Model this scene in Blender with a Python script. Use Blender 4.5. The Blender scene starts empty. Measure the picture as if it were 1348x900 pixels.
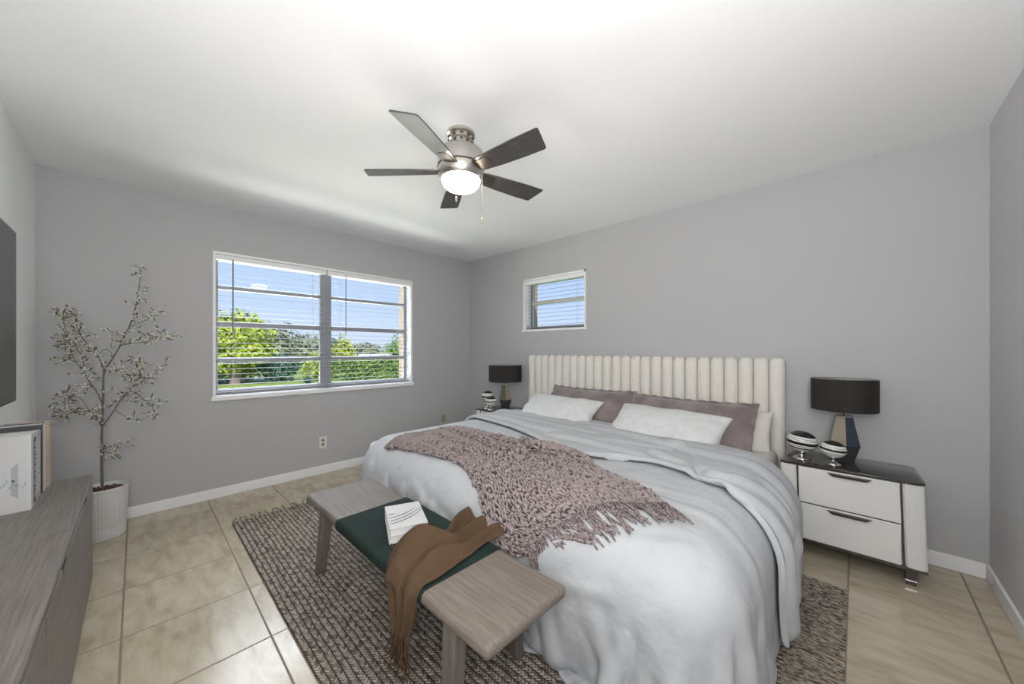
import bpy, bmesh, math, random
import numpy as np
from mathutils import Vector, Matrix, noise
from mathutils.bvhtree import BVHTree
PI = math.pi
SC = bpy.context.scene
COL = SC.collection
random.seed(7)

# ------------------------------------------------------------------ camera
CAM = Vector((3.848, -3.169, 1.235))
cd = bpy.data.cameras.new('camera'); cam = bpy.data.objects.new('camera', cd); COL.objects.link(cam)
cd.sensor_width = 36; cd.sensor_fit = 'HORIZONTAL'; cd.lens = 473.0 / 1348 * 36
cd.shift_y = 10.0 / 1348; cd.clip_start = 0.02; cd.clip_end = 900
cam.location = CAM
cam.rotation_euler = (PI / 2, 0, math.atan2(0.6919, 0.7220))
SC.camera = cam
# ------------------------------------------------------------------ world, sun, lights, exposure
SC.view_settings.view_transform = 'Standard'; SC.view_settings.look = 'None'
SC.view_settings.exposure = 0.84; SC.view_settings.gamma = 1.0; SC.view_settings.use_curve_mapping = False
w = bpy.data.worlds.new('sky'); SC.world = w; w.use_nodes = True
nt = w.node_tree; bg = nt.nodes['Background']
tc = nt.nodes.new('ShaderNodeTexCoord'); sp = nt.nodes.new('ShaderNodeSeparateXYZ'); cr = nt.nodes.new('ShaderNodeValToRGB')
nt.links.new(tc.outputs['Generated'], sp.inputs[0]); nt.links.new(sp.outputs['Z'], cr.inputs[0]); nt.links.new(cr.outputs[0], bg.inputs[0])
e = cr.color_ramp.elements
e[0].position = 0.0; e[0].color = (.40, .47, .60, 1); e[1].position = 0.35; e[1].color = (.22, .34, .56, 1)
x_ = e.new(.10); x_.color = (.325, .42, .585, 1)
bg.inputs[1].default_value = 1.0

def light(name, kind, loc, direction, energy, color, size=None, size_y=None, angle=None):
    ld = bpy.data.lights.new(name, kind); o = bpy.data.objects.new(name, ld); COL.objects.link(o)
    o.location = loc; o.rotation_euler = Vector(direction).to_track_quat('-Z', 'Y').to_euler()
    ld.energy = energy; ld.color = color
    if size: ld.shape = 'RECTANGLE'; ld.size = size; ld.size_y = size_y
    if angle: ld.angle = angle
    return o
light('sun', 'SUN', (0, 0, 20), (-.75, .25, -.75), 2.7, (1, .95, .85), angle=.01)
# two added fill lamps, unseen in the corner behind the camera
light('bounce_fill', 'AREA', (4.05, -3.33, 1.0), (-.5, .5, 1), 9, (1, .985, .97), .5, .5)
light('soft_fill', 'AREA', (4.12, -3.40, 1.75), (-.69, .72, .50), 31, (1, .985, .97), 1.0, 1.2)
light('sky_fill', 'AREA', (-2.3, -1.8, 4.3), (1.0, 0, -1.05), 430, (.88, .94, 1), 4.0, 2.6)  # added lamp above the window view, stands in for skylight
light('ground_fill', 'AREA', (-1.9, -1.8, -.05), (1.0, 0, .95), 230, (1, .98, .94), 3.6, 1.4)  # added lamp below the window view, stands in for light off the ground

# ------------------------------------------------------------------ materials
def new_mat(name):
    m = bpy.data.materials.new(name); m.use_nodes = True
    return m, m.node_tree, m.node_tree.nodes['Principled BSDF']
def N(nt, t, **k):
    n = nt.nodes.new(t)
    for a, b in k.items(): setattr(n, a, b)
    return n
def coords(nt, scale=(1, 1, 1), rot=(0, 0, 0), which='Object'):
    tc = N(nt, 'ShaderNodeTexCoord'); mp = N(nt, 'ShaderNodeMapping')
    mp.inputs['Scale'].default_value = scale; mp.inputs['Rotation'].default_value = rot
    nt.links.new(tc.outputs[which], mp.inputs[0]); return mp.outputs[0]
def mat(name, c, rough=.6, metal=0, c2=None, scale=8, stretch=(1, 1, 1), bump=0, bscale=60, detail=4, spec=.5, which='Object', lo=.35, hi=.65, coat=0, dist=.01, sheen=0):
    m, nt, b = new_mat(name)
    b.inputs['Roughness'].default_value = rough; b.inputs['Metallic'].default_value = metal
    b.inputs['Specular IOR Level'].default_value = spec
    b.inputs['Coat Weight'].default_value = coat
    b.inputs['Sheen Weight'].default_value = sheen
    b.inputs['Base Color'].default_value = (*c, 1)
    if c2:
        n = N(nt, 'ShaderNodeTexNoise'); n.inputs['Scale'].default_value = scale; n.inputs['Detail'].default_value = detail
        nt.links.new(coords(nt, stretch, which=which), n.inputs['Vector'])
        r = N(nt, 'ShaderNodeValToRGB'); r.color_ramp.elements[0].position = lo; r.color_ramp.elements[1].position = hi
        r.color_ramp.elements[0].color = (*c, 1); r.color_ramp.elements[1].color = (*c2, 1)
        nt.links.new(n.outputs[0], r.inputs[0]); nt.links.new(r.outputs[0], b.inputs['Base Color'])
    if bump:
        n = N(nt, 'ShaderNodeTexNoise'); n.inputs['Scale'].default_value = bscale; n.inputs['Detail'].default_value = 3
        nt.links.new(coords(nt, stretch, which=which), n.inputs['Vector'])
        bp = N(nt, 'ShaderNodeBump'); bp.inputs['Strength'].default_value = bump; bp.inputs['Distance'].default_value = dist
        nt.links.new(n.outputs[0], bp.inputs['Height']); nt.links.new(bp.outputs[0], b.inputs['Normal'])
    return m
M = {}
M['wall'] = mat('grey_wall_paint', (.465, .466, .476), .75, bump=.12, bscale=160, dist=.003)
M['wall_light'] = mat('pale_window_lit_wall_paint', (.88, .90, .90), .75, bump=.12, bscale=160, dist=.003)  # pale paint, brightened further to stand in for window light on this wall
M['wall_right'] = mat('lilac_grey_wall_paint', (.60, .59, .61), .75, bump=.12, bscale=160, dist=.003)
M['ceiling'] = mat('white_ceiling_paint', (.89, .90, .91), .85, bump=.15, bscale=120, dist=.003)
M['trim'] = mat('white_trim_paint', (.86, .86, .87), .4)
M['exterior'] = mat('tan_stucco', (.23, .185, .125), .9, c2=(.28, .225, .155), scale=20, bump=.4, bscale=90)
M['alu'] = mat('grey_aluminium', (.30, .31, .34), .5, .3)
M['slat'] = mat('shaded_white_slat', (.25, .255, .27), .6)  # white slats with the shade of their undersides put into the colour
M['cord'] = mat('cord', (.55, .55, .55), .7)
M['wand'] = mat('dark_wand', (.12, .13, .16), .3)
M['nickel'] = mat('brushed_nickel', (.56, .53, .49), .30, 1, bump=.05, bscale=200, stretch=(1, 1, 12))
M['darkmetal'] = mat('dark_metal', (.10, .09, .085), .35, .8)
M['chrome'] = mat('chrome', (.72, .70, .70), .12, 1)
M['blade'] = mat('dark_blade_wood', (.035, .032, .032), .28, c2=(.065, .06, .058), scale=14, stretch=(1, 10, 1), coat=.5)
M['wood'] = mat('grey_oak', (.150, .126, .106), .55, c2=(.215, .182, .155), scale=5, stretch=(1.2, 22, 22), bump=.05, bscale=9)
M['woodleg'] = mat('grey_oak_upright', (.14, .122, .11), .55, c2=(.19, .168, .15), scale=5, stretch=(22, 22, 1.2), bump=.15, bscale=9)
M['dresserwood'] = mat('grey_brown_oak', (.165, .146, .133), .5, c2=(.245, .218, .198), scale=5, stretch=(1.2, 26, 26), bump=.2, bscale=9)
M['green'] = mat('dark_green_velvet', (.009, .021, .018), .8, c2=(.016, .031, .026), scale=9, bump=.2, bscale=300, spec=.25)
M['white_lacquer'] = mat('white_lacquer', (.74, .74, .73), .22)
M['black_glass'] = mat('dark_smoked_glass_top', (.045, .042, .04), .12, .1, coat=.5)
M['cream'] = mat('cream_boucle', (.69, .66, .61), .85, c2=(.73, .71, .66), scale=60, bump=.2, bscale=160, dist=.002, sheen=.2)
M['sheet'] = mat('cream_sheet', (.66, .63, .59), .85, bump=.3, bscale=25, dist=.006)
M['duvet'] = mat('pale_grey_cotton', (.445, .463, .488), .85, c2=(.485, .502, .522), scale=7, bump=.55, bscale=13, dist=.014, detail=6)
M['pillow'] = mat('pale_linen', (.62, .64, .65), .85, c2=(.68, .69, .69), scale=30, bump=.45, bscale=22, dist=.006)
M['mauve_pillow'] = mat('mauve_velvet', (.135, .108, .108), .7, c2=(.235, .192, .190), scale=7, bump=.4, bscale=28, dist=.008, sheen=.4)
M['brown'] = mat('camel_wool', (.085, .053, .032), .95, c2=(.11, .069, .041), scale=300, bump=.3, bscale=700, spec=.15, dist=.002)
M['pot'] = mat('white_ceramic', (.68, .68, .68), .5)
M['soil'] = mat('soil', (.05, .025, .015), .95, c2=(.14, .07, .04), scale=60, bump=.8, bscale=70)
M['bark'] = mat('grey_bark', (.17, .145, .13), .85, bump=.4, bscale=120)
M['leaf'] = mat('olive_leaf', (.085, .08, .05), .6, c2=(.19, .175, .115), scale=30)
M['bud'] = mat('white_bud', (.66, .64, .55), .7, c2=(.76, .75, .68), scale=40)
M['tv'] = mat('tv_screen', (.035, .036, .038), .28, spec=.6)
M['plastic_black'] = mat('black_plastic', (.02, .02, .02), .4)
M['plastic_white'] = mat('white_plastic', (.70, .69, .66), .4)
M['slot'] = mat('outlet_grey', (.22, .20, .18), .5)
M['paper'] = mat('paper', (.66, .66, .65), .8)
M['book_white'] = mat('white_cover', (.60, .60, .595), .45)
M['book_grey'] = mat('grey_cover', (.40, .39, .37), .5, c2=(.55, .54, .52), scale=25)
M['book_black'] = mat('charcoal_cover', (.055, .055, .06), .5)
M['book_tan'] = mat('tan_cover', (.47, .37, .28), .6)
M['ink'] = mat('dark_ink', (.04, .05, .06), .5)
M['art'] = mat('pale_print', (.56, .58, .60), .5, c2=(.64, .65, .66), scale=12)
M['artdark'] = mat('grey_print', (.40, .42, .45), .5)
M['shade'] = mat('black_shade_fabric', (.014, .012, .011), .8, c2=(.020, .017, .0155), scale=60, bump=.2, bscale=400)
M['shade_in'] = mat('silver_lining', (.36, .34, .31), .5)
M['facet_blue'] = mat('smoked_blue_reflection', (.10, .13, .17), .18, .75)  # facet tints of the lamp bases stand in for mirrored reflections
M['facet_tan'] = mat('champagne_mirror', (.42, .36, .29), .3, .7)
M['facet_dark'] = mat('smoked_grey_mirror', (.13, .13, .14), .2, .7)
M['grass'] = mat('lawn', (.20, .30, .06), .9, c2=(.34, .42, .12), scale=3)
M['road'] = mat('pale_road', (.58, .56, .54), .9)
M['pale_field'] = mat('pale_ground', (.66, .62, .58), .9)
M['leaf_yellow'] = mat('yellow_green_leaves', (.27, .37, .035), .7, c2=(.52, .56, .08), scale=3)  # yellow-green foliage
M['leaf_green'] = mat('green_leaves', (.10, .22, .05), .7, c2=(.30, .42, .09), scale=3)
M['leaf_dark'] = mat('blue_green_leaves', (.05, .13, .10), .7, c2=(.10, .20, .15), scale=3)
M['leaf_grey'] = mat('grey_green_leaves', (.20, .23, .15), .8, c2=(.34, .36, .25), scale=3)
M['trunk'] = mat('tree_trunk', (.25, .20, .17), .9)

# glass
m, nt, b = new_mat('window_glass'); M['glass'] = m
tr = N(nt, 'ShaderNodeBsdfTransparent'); gl = N(nt, 'ShaderNodeBsdfGlossy'); gl.inputs['Roughness'].default_value = .03
mx = N(nt, 'ShaderNodeMixShader'); mx.inputs[0].default_value = .012
nt.links.new(tr.outputs[0], mx.inputs[1]); nt.links.new(gl.outputs[0], mx.inputs[2])
nt.links.new(mx.outputs[0], nt.nodes['Material Output'].inputs[0])
# lamp glass
m, nt, b = new_mat('lit_frosted_glass'); M['lit'] = m
b.inputs['Base Color'].default_value = (.9, .85, .75, 1); b.inputs['Emission Color'].default_value = (1, .87, .68, 1); b.inputs['Emission Strength'].default_value = 17
# striped ball: rings by height, tipped a little
def stripes(name, bands, hz):
    m, nt, b = new_mat(name); b.inputs['Roughness'].default_value = .2
    tc = N(nt, 'ShaderNodeTexCoord'); s = N(nt, 'ShaderNodeSeparateXYZ'); nt.links.new(tc.outputs['Object'], s.inputs[0])
    r = N(nt, 'ShaderNodeValToRGB'); r.color_ramp.interpolation = 'CONSTANT'
    mr = N(nt, 'ShaderNodeMapRange'); mr.inputs['From Min'].default_value = -hz; mr.inputs['From Max'].default_value = hz
    nt.links.new(s.outputs['Z'], mr.inputs[0]); nt.links.new(mr.outputs[0], r.inputs[0])
    wt, bk = (.72, .71, .69, 1), (.015, .015, .016, 1)
    els = r.color_ramp.elements; els[0].position = 0; els[0].color = bands[0][1] and wt or bk
    els[1].position = bands[1][0]; els[1].color = bands[1][1] and wt or bk
    for p, c in bands[2:]:
        q = els.new(p); q.color = wt if c else bk
    nt.links.new(r.outputs[0], b.inputs['Base Color']); return m
BANDS = [(0, 1), (.16, 1), (.19, 0), (.25, 1), (.315, 0), (.335, 1), (.40, 0), (.55, 1), (.615, 0), (.635, 1), (.70, 0), (.72, 1), (.80, 0)]
M['stripe_big'] = stripes('striped_glaze', BANDS, .061)
M['stripe_small'] = stripes('striped_glaze_plain', [(0, 1), (.27, 1), (.28, 0), (.295, 1), (.46, 0), (.58, 1), (.66, 0), (.675, 1), (.80, 0)], .050)

# floor tiles
m, nt, b = new_mat('beige_floor_tile'); M['tile'] = m
tc = N(nt, 'ShaderNodeTexCoord'); sp = N(nt, 'ShaderNodeSeparateXYZ'); nt.links.new(tc.outputs['Object'], sp.inputs[0])
def mth(nt, op, a, b=None, c=None, clamp=False):
    n = N(nt, 'ShaderNodeMath', operation=op, use_clamp=clamp)
    for i, v in enumerate((a, b, c)):
        if v is None: continue
        if isinstance(v, (int, float)): n.inputs[i].default_value = v
        else: nt.links.new(v, n.inputs[i])
    return n.outputs[0]
T = .4475
def grout(nt, co, off, hw):
    a = mth(nt, 'DIVIDE', mth(nt, 'SUBTRACT', co, off), T)
    f = mth(nt, 'ABSOLUTE', mth(nt, 'SUBTRACT', mth(nt, 'FRACT', mth(nt, 'ADD', a, 40.5)), .5))
    return mth(nt, 'LESS_THAN', f, hw / T), mth(nt, 'FLOOR', mth(nt, 'ADD', a, 40))
gx, ix = grout(nt, sp.outputs['X'], 3.817, .0040); gy, iy = grout(nt, sp.outputs['Y'], -2.768, .0040)
gy = mth(nt, 'MULTIPLY', gy, mth(nt, 'LESS_THAN', sp.outputs['Y'], -2.2))
g = mth(nt, 'MAXIMUM', gx, gy)
tid = mth(nt, 'ADD', mth(nt, 'MULTIPLY', ix, 3.7), mth(nt, 'MULTIPLY', iy, 11.3))
cmb = N(nt, 'ShaderNodeCombineXYZ'); nt.links.new(tid, cmb.inputs[2])
ad = N(nt, 'ShaderNodeVectorMath', operation='ADD'); nt.links.new(tc.outputs['Object'], ad.inputs[0]); nt.links.new(cmb.outputs[0], ad.inputs[1])
mp = N(nt, 'ShaderNodeMapping'); mp.inputs['Rotation'].default_value = (0, 0, -.55); mp.inputs['Scale'].default_value = (2.2, 7, 1); nt.links.new(ad.outputs[0], mp.inputs[0])
n1 = N(nt, 'ShaderNodeTexNoise'); n1.inputs['Scale'].default_value = 2.0; n1.inputs['Detail'].default_value = 8; n1.inputs['Distortion'].default_value = .45; n1.inputs['Roughness'].default_value = .62; nt.links.new(mp.outputs[0], n1.inputs['Vector'])
r = N(nt, 'ShaderNodeValToRGB'); els = r.color_ramp.elements
els[0].position = .30; els[0].color = (.40, .335, .235, 1); els[1].position = .70; els[1].color = (.58, .52, .405, 1)
q = els.new(.5); q.color = (.50, .435, .325, 1)
nt.links.new(n1.outputs[0], r.inputs[0])
mix = N(nt, 'ShaderNodeMix', data_type='RGBA'); nt.links.new(g, mix.inputs[0]); nt.links.new(r.outputs[0], mix.inputs[6]); mix.inputs[7].default_value = (.25, .205, .165, 1)
nt.links.new(mix.outputs[2], b.inputs['Base Color'])
rr = mth(nt, 'ADD', mth(nt, 'MULTIPLY', g, .5), .21); nt.links.new(rr, b.inputs['Roughness'])
bp = N(nt, 'ShaderNodeBump'); bp.inputs['Strength'].default_value = .5; bp.inputs['Distance'].default_value = .003; bp.invert = True
nt.links.new(g, bp.inputs['Height']); nt.links.new(bp.outputs[0], b.inputs['Normal'])

# braided rug
def rug_mat(name, rib, st, band=False):
    m, nt, b = new_mat(name); b.inputs['Roughness'].default_value = .95; b.inputs['Specular IOR Level'].default_value = .15
    tc = N(nt, 'ShaderNodeTexCoord'); sp = N(nt, 'ShaderNodeSeparateXYZ'); nt.links.new(tc.outputs['Object'], sp.inputs[0])
    n0 = N(nt, 'ShaderNodeTexNoise'); n0.inputs['Scale'].default_value = 9; nt.links.new(tc.outputs['Object'], n0.inputs['Vector'])
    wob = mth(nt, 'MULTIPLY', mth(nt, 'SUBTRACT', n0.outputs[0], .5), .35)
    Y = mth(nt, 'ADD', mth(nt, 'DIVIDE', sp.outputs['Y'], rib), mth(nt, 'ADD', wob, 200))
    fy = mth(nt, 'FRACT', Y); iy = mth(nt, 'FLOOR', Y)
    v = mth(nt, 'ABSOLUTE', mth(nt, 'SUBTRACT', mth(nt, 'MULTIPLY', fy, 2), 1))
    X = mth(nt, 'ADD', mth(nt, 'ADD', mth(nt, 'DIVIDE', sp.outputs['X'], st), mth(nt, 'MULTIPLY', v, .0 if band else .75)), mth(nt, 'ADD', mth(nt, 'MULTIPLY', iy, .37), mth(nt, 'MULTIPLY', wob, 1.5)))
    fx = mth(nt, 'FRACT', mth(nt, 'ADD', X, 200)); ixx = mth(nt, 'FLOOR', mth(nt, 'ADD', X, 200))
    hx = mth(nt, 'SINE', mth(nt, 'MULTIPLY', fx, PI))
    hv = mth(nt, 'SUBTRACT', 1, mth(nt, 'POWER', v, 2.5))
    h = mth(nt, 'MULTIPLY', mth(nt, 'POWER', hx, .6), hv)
    cb = N(nt, 'ShaderNodeCombineXYZ'); nt.links.new(ixx, cb.inputs[0]); nt.links.new(iy, cb.inputs[1]); nt.links.new(mth(nt, 'GREATER_THAN', fy, .5), cb.inputs[2])
    wn = N(nt, 'ShaderNodeTexWhiteNoise'); nt.links.new(cb.outputs[0], wn.inputs[0])
    r = N(nt, 'ShaderNodeValToRGB'); e = r.color_ramp.elements
    e[0].position = 0; e[0].color = (.16, .125, .105, 1); e[1].position = 1; e[1].color = (.55, .495, .43, 1)
    x = e.new(.33); x.color = (.34, .285, .245, 1)
    nt.links.new(wn.outputs[0], r.inputs[0])
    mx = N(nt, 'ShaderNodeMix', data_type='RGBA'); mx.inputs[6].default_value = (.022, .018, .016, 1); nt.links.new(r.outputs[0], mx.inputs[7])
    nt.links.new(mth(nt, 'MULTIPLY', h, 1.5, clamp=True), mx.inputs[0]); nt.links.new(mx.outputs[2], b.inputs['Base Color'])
    bp = N(nt, 'ShaderNodeBump'); bp.inputs['Strength'].default_value = 1; bp.inputs['Distance'].default_value = .006
    nt.links.new(h, bp.inputs['Height']); nt.links.new(bp.outputs[0], b.inputs['Normal'])
    return m
M['rug'] = rug_mat('braided_rug', .0265, .016)
M['fringe'] = mat('rug_fringe_yarn', (.10, .082, .072), .95, c2=(.42, .37, .31), scale=150, lo=.42, hi=.58)
M['fringe_end'] = mat('rug_end_yarn', (.07, .055, .048), .95, c2=(.42, .37, .31), scale=170, stretch=(.3, 1, 1), lo=.40, hi=.58)
# mauve throw
m, nt, b = new_mat('mauve_boucle_knit'); M['throw'] = m
b.inputs['Roughness'].default_value = .95; b.inputs['Specular IOR Level'].default_value = .1
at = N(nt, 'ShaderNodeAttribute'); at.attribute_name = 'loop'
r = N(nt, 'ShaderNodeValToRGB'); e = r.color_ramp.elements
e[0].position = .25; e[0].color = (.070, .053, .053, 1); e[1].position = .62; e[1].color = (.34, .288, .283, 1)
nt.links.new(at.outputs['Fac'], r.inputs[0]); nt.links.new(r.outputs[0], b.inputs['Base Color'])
M['tassel'] = mat('mauve_tassel', (.09, .068, .068), .95, c2=(.32, .265, .262), scale=120, lo=.4, hi=.6)

# ------------------------------------------------------------------ mesh helpers
def new_bm(): return bmesh.new()
def add_box(bm, x0, x1, y0, y1, z0, z1, bev=0, seg=2):
    vs = [bm.verts.new((x, y, z)) for x in (x0, x1) for y in (y0, y1) for z in (z0, z1)]
    fs = [bm.faces.new([vs[i] for i in f]) for f in ((0, 1, 3, 2), (4, 6, 7, 5), (0, 4, 5, 1), (2, 3, 7, 6), (0, 2, 6, 4), (1, 5, 7, 3))]
    if bev:
        es = list({e for f in fs for e in f.edges})
        bmesh.ops.bevel(bm, geom=es, offset=bev, segments=seg, affect='EDGES', profile=.5)
def add_prism(bm, pts, z0, z1, bev=0, seg=2):
    lo = [bm.verts.new((x, y, z0)) for x, y in pts]; hi = [bm.verts.new((x, y, z1)) for x, y in pts]
    fs = [bm.faces.new(lo[::-1]), bm.faces.new(hi)]
    n = len(pts)
    for i in range(n): fs.append(bm.faces.new((lo[i], lo[(i + 1) % n], hi[(i + 1) % n], hi[i])))
    if bev: bmesh.ops.bevel(bm, geom=list({e for f in fs[:2] for e in f.edges}), offset=bev, segments=seg, affect='EDGES', profile=.5)
def add_lathe(bm, prof, cx=0, cy=0, seg=32, rib=None, caps=True):
    rings = []
    for r_, z in prof:
        ring = []
        for i in range(seg):
            a = 2 * PI * i / seg; rr = r_ * (rib(a, z) if rib else 1)
            ring.append(bm.verts.new((cx + rr * math.cos(a), cy + rr * math.sin(a), z)))
        rings.append(ring)
    for a, b in zip(rings, rings[1:]):
        for i in range(seg): bm.faces.new((a[i], a[(i + 1) % seg], b[(i + 1) % seg], b[i]))
    if caps:
        bm.faces.new(rings[0][::-1]); bm.faces.new(rings[-1])
def add_tube(bm, pts, rads, seg=8, cap=True):
    pts = [Vector(p) for p in pts]
    if not isinstance(rads, (list, tuple)): rads = [rads] * len(pts)
    rings = []; up = Vector((0, 0, 1))
    for i, p in enumerate(pts):
        d = (pts[min(i + 1, len(pts) - 1)] - pts[max(i - 1, 0)])
        if d.length < 1e-9: d = Vector((0, 0, 1))
        d.normalize()
        a = d.cross(up) if abs(d.dot(up)) < .95 else d.cross(Vector((1, 0, 0)))
        a.normalize(); b = d.cross(a)
        rings.append([bm.verts.new(p + (a * math.cos(2 * PI * k / seg) + b * math.sin(2 * PI * k / seg)) * rads[i]) for k in range(seg)])
    for a, b in zip(rings, rings[1:]):
        for k in range(seg): bm.faces.new((a[k], a[(k + 1) % seg], b[(k + 1) % seg], b[k]))
    if cap: bm.faces.new(rings[0][::-1]); bm.faces.new(rings[-1])
def add_taper(bm, bot, top, bev=0):
    """bot/top = (x0,x1,y0,y1,z)"""
    vs = []
    for (x0, x1, y0, y1, z) in (bot, top): vs += [bm.verts.new(p) for p in ((x0, y0, z), (x1, y0, z), (x1, y1, z), (x0, y1, z))]
    fs = [bm.faces.new([vs[i] for i in f]) for f in ((3, 2, 1, 0), (4, 5, 6, 7), (0, 1, 5, 4), (1, 2, 6, 5), (2, 3, 7, 6), (3, 0, 4, 7))]
    if bev: bmesh.ops.bevel(bm, geom=list({e for f in fs for e in f.edges}), offset=bev, segments=2, affect='EDGES', profile=.5)
def obj(name, bm, m, parent=None, smooth=False, loc=None):
    bmesh.ops.recalc_face_normals(bm, faces=bm.faces[:])
    me = bpy.data.meshes.new(name); bm.to_mesh(me); bm.free()
    return obj_me(name, me, m, parent, smooth, loc)
def obj_me(name, me, m, parent=None, smooth=False, loc=None):
    o = bpy.data.objects.new(name, me); COL.objects.link(o)
    for x in (m if isinstance(m, list) else [m]): me.materials.append(x)
    if smooth:
        me.shade_smooth()
        if smooth == 'auto':
            md = o.modifiers.new('es', 'EDGE_SPLIT'); md.split_angle = math.radians(35)
    if parent: o.parent = parent
    if loc: o.location = loc
    return o
def thing(name, label, cat, loc=(0, 0, 0), rotz=0, group=None):
    o = bpy.data.objects.new(name, None); COL.objects.link(o); o.location = loc; o.rotation_euler = (0, 0, rotz)
    o.empty_display_size = .1
    o['label'] = label; o['category'] = cat
    if group: o['group'] = group
    return o
def tag(o, label, cat, group=None, kind=None):
    o['label'] = label; o['category'] = cat
    if group: o['group'] = group
    if kind: o['kind'] = kind
    return o
def struct(name, bm, m, smooth=False):
    o = obj(name, bm, m, smooth=smooth); o['kind'] = 'structure'; return o
def shift(o, v): o.location = v; return o

# ------------------------------------------------------------------ the room
XR, YL, H, TH = 4.365, -3.625, 2.44, .20
WY0, WY1, WZ0, WZ1 = -2.735, -.885, .835, 2.055        # big window opening
SX0, SX1, SZ0, SZ1 = 1.0, 1.855, 1.462, 2.055         # small window opening
bm = new_bm(); add_box(bm, -TH, XR + TH, YL - TH, TH, -.12, 0); struct('floor', bm, M['tile'])
bm = new_bm(); add_box(bm, -TH, XR + TH, YL - TH, TH, H, H + .15); struct('ceiling', bm, M['ceiling'])
def wall_mats(o, inner, ax, side):
    """exterior stucco on the outward faces"""
    o.data.materials.append(M['exterior'])
    for f in o.data.polygons:
        if f.normal[ax] * side > .9: f.material_index = 1
bm = new_bm()
add_box(bm, -TH, 0, YL, 0, 0, WZ0); add_box(bm, -TH, 0, YL, 0, WZ1, H)
add_box(bm, -TH, 0, YL, WY0, WZ0, WZ1); add_box(bm, -TH, 0, WY1, 0, WZ0, WZ1)
wall_mats(struct('wall_window_side', bm, M['wall']), None, 0, -1)
bm = new_bm()
add_box(bm, -TH, XR + TH, 0, TH, 0, SZ0); add_box(bm, -TH, XR + TH, 0, TH, SZ1, H)
add_box(bm, -TH, SX0, 0, TH, SZ0, SZ1); add_box(bm, SX1, XR + TH, 0, TH, SZ0, SZ1)
wall_mats(struct('wall_headboard_side', bm, M['wall']), None, 1, 1)
bm = new_bm(); add_box(bm, XR, XR + TH, YL, 0, 0, H); struct('wall_right', bm, M['wall_right'])
bm = new_bm(); add_box(bm, -TH, XR + TH, YL - TH, YL, 0, H); struct('wall_television_side', bm, M['wall_light'])
bm = new_bm(); add_box(bm, 0, .013, YL, 0, 0, .082, .004); struct('baseboard_window_side', bm, M['trim'])
bm = new_bm(); add_box(bm, .013, XR - .013, -.013, 0, 0, .082, .004); struct('baseboard_headboard_side', bm, M['trim'])
bm = new_bm(); add_box(bm, XR - .013, XR, YL + .013, 0, 0, .082, .004); struct('baseboard_right', bm, M['trim'])
bm = new_bm(); add_box(bm, .013, XR - .013, YL, YL + .013, 0, .082, .004); struct('baseboard_television_side', bm, M['trim'])

# ------------------------------------------------------------------ windows
win = bpy.data.objects.new('window_1', None); COL.objects.link(win); win.location = (0, (WY0 + WY1) / 2, WZ0); win['kind'] = 'structure'
def in_parent(o, p):
    o.parent = p; o.matrix_parent_inverse = Matrix.Translation(-p.location); return o
bm = new_bm()          # white reveal lining and sill
add_box(bm, -.17, .004, WY0, WY0 + .018, WZ0, WZ1); add_box(bm, -.17, .004, WY1 - .018, WY1, WZ0, WZ1); add_box(bm, -.17, .0035, WY0 + .018, WY1 - .018, WZ1 - .018, WZ1)
in_parent(obj('window_lining', bm, M['trim']), win)
bm = new_bm(); add_box(bm, -.17, .022, WY0 - .012, WY1 + .012, WZ0 - .028, WZ0 + .008, .004); in_parent(obj('window_sill', bm, M['trim']), win)
bm = new_bm()
fx0, fx1 = -.15, -.11
y0, y1 = WY0 + .018, WY1 - .018
for a, b_ in ((y0, y0 + .03), (y1 - .03, y1), (-1.875, -1.765)): add_box(bm, fx0, fx1, a, b_, WZ0, WZ1, .003)
for z, hh in ((WZ1 - .03, .025), (WZ0 + .03, .028)): add_box(bm, fx0 + .001, fx1 - .001, y0, y1, z - hh, z + hh, .003)
in_parent(obj('window_frame', bm, M['alu']), win)
for (a, b_) in ((y0 + .03, -1.875), (-1.765, y1 - .03)):
    bm = new_bm()
    for z, hh in ((1.771, .016), (1.454, .024), (1.145, .020)): add_box(bm, fx0 - .004, fx1 + .008, a, b_, z - hh, z + hh, .004)
    in_parent(obj('awning_rail', bm, M['alu']), win)
    bm = new_bm(); add_box(bm, -.133, -.129, a, b_, WZ0 + .04, WZ1 - .04); in_parent(obj('window_pane', bm, M['glass']), win)
win2 = bpy.data.objects.new('window_2', None); COL.objects.link(win2); win2.location = ((SX0 + SX1) / 2, 0, SZ0); win2['kind'] = 'structure'
bm = new_bm()
add_box(bm, SX0, SX0 + .018, -.004, .17, SZ0, SZ1); add_box(bm, SX1 - .018, SX1, -.004, .17, SZ0, SZ1); add_box(bm, SX0, SX1, -.004, .17, SZ1 - .018, SZ1)
in_parent(obj('window_lining', bm, M['trim']), win2)
bm = new_bm(); add_box(bm, SX0 - .012, SX1 + .012, -.018, .17, SZ0 - .02, SZ0 + .006, .004); in_parent(obj('window_sill', bm, M['trim']), win2)
bm = new_bm()
for a, b_ in ((SX0 + .018, SX0 + .045), (SX1 - .045, SX1 - .018)): add_box(bm, a, b_, .11, .15, SZ0, SZ1, .003)
for z, hh in ((SZ1 - .03, .02), (SZ0 + .025, .02)): add_box(bm, SX0 + .018, SX1 - .018, .111, .149, z - hh, z + hh, .003)
in_parent(obj('window_frame', bm, M['alu']), win2)
bm = new_bm(); add_box(bm, SX0 + .045, SX1 - .045, .10, .154, 1.765, 1.805, .004); in_parent(obj('awning_rail', bm, M['plastic_white']), win2)
bm = new_bm(); add_box(bm, SX0 + .045, SX1 - .045, .129, .133, SZ0 + .04, SZ1 - .04); in_parent(obj('window_pane', bm, M['glass']), win2)

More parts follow.
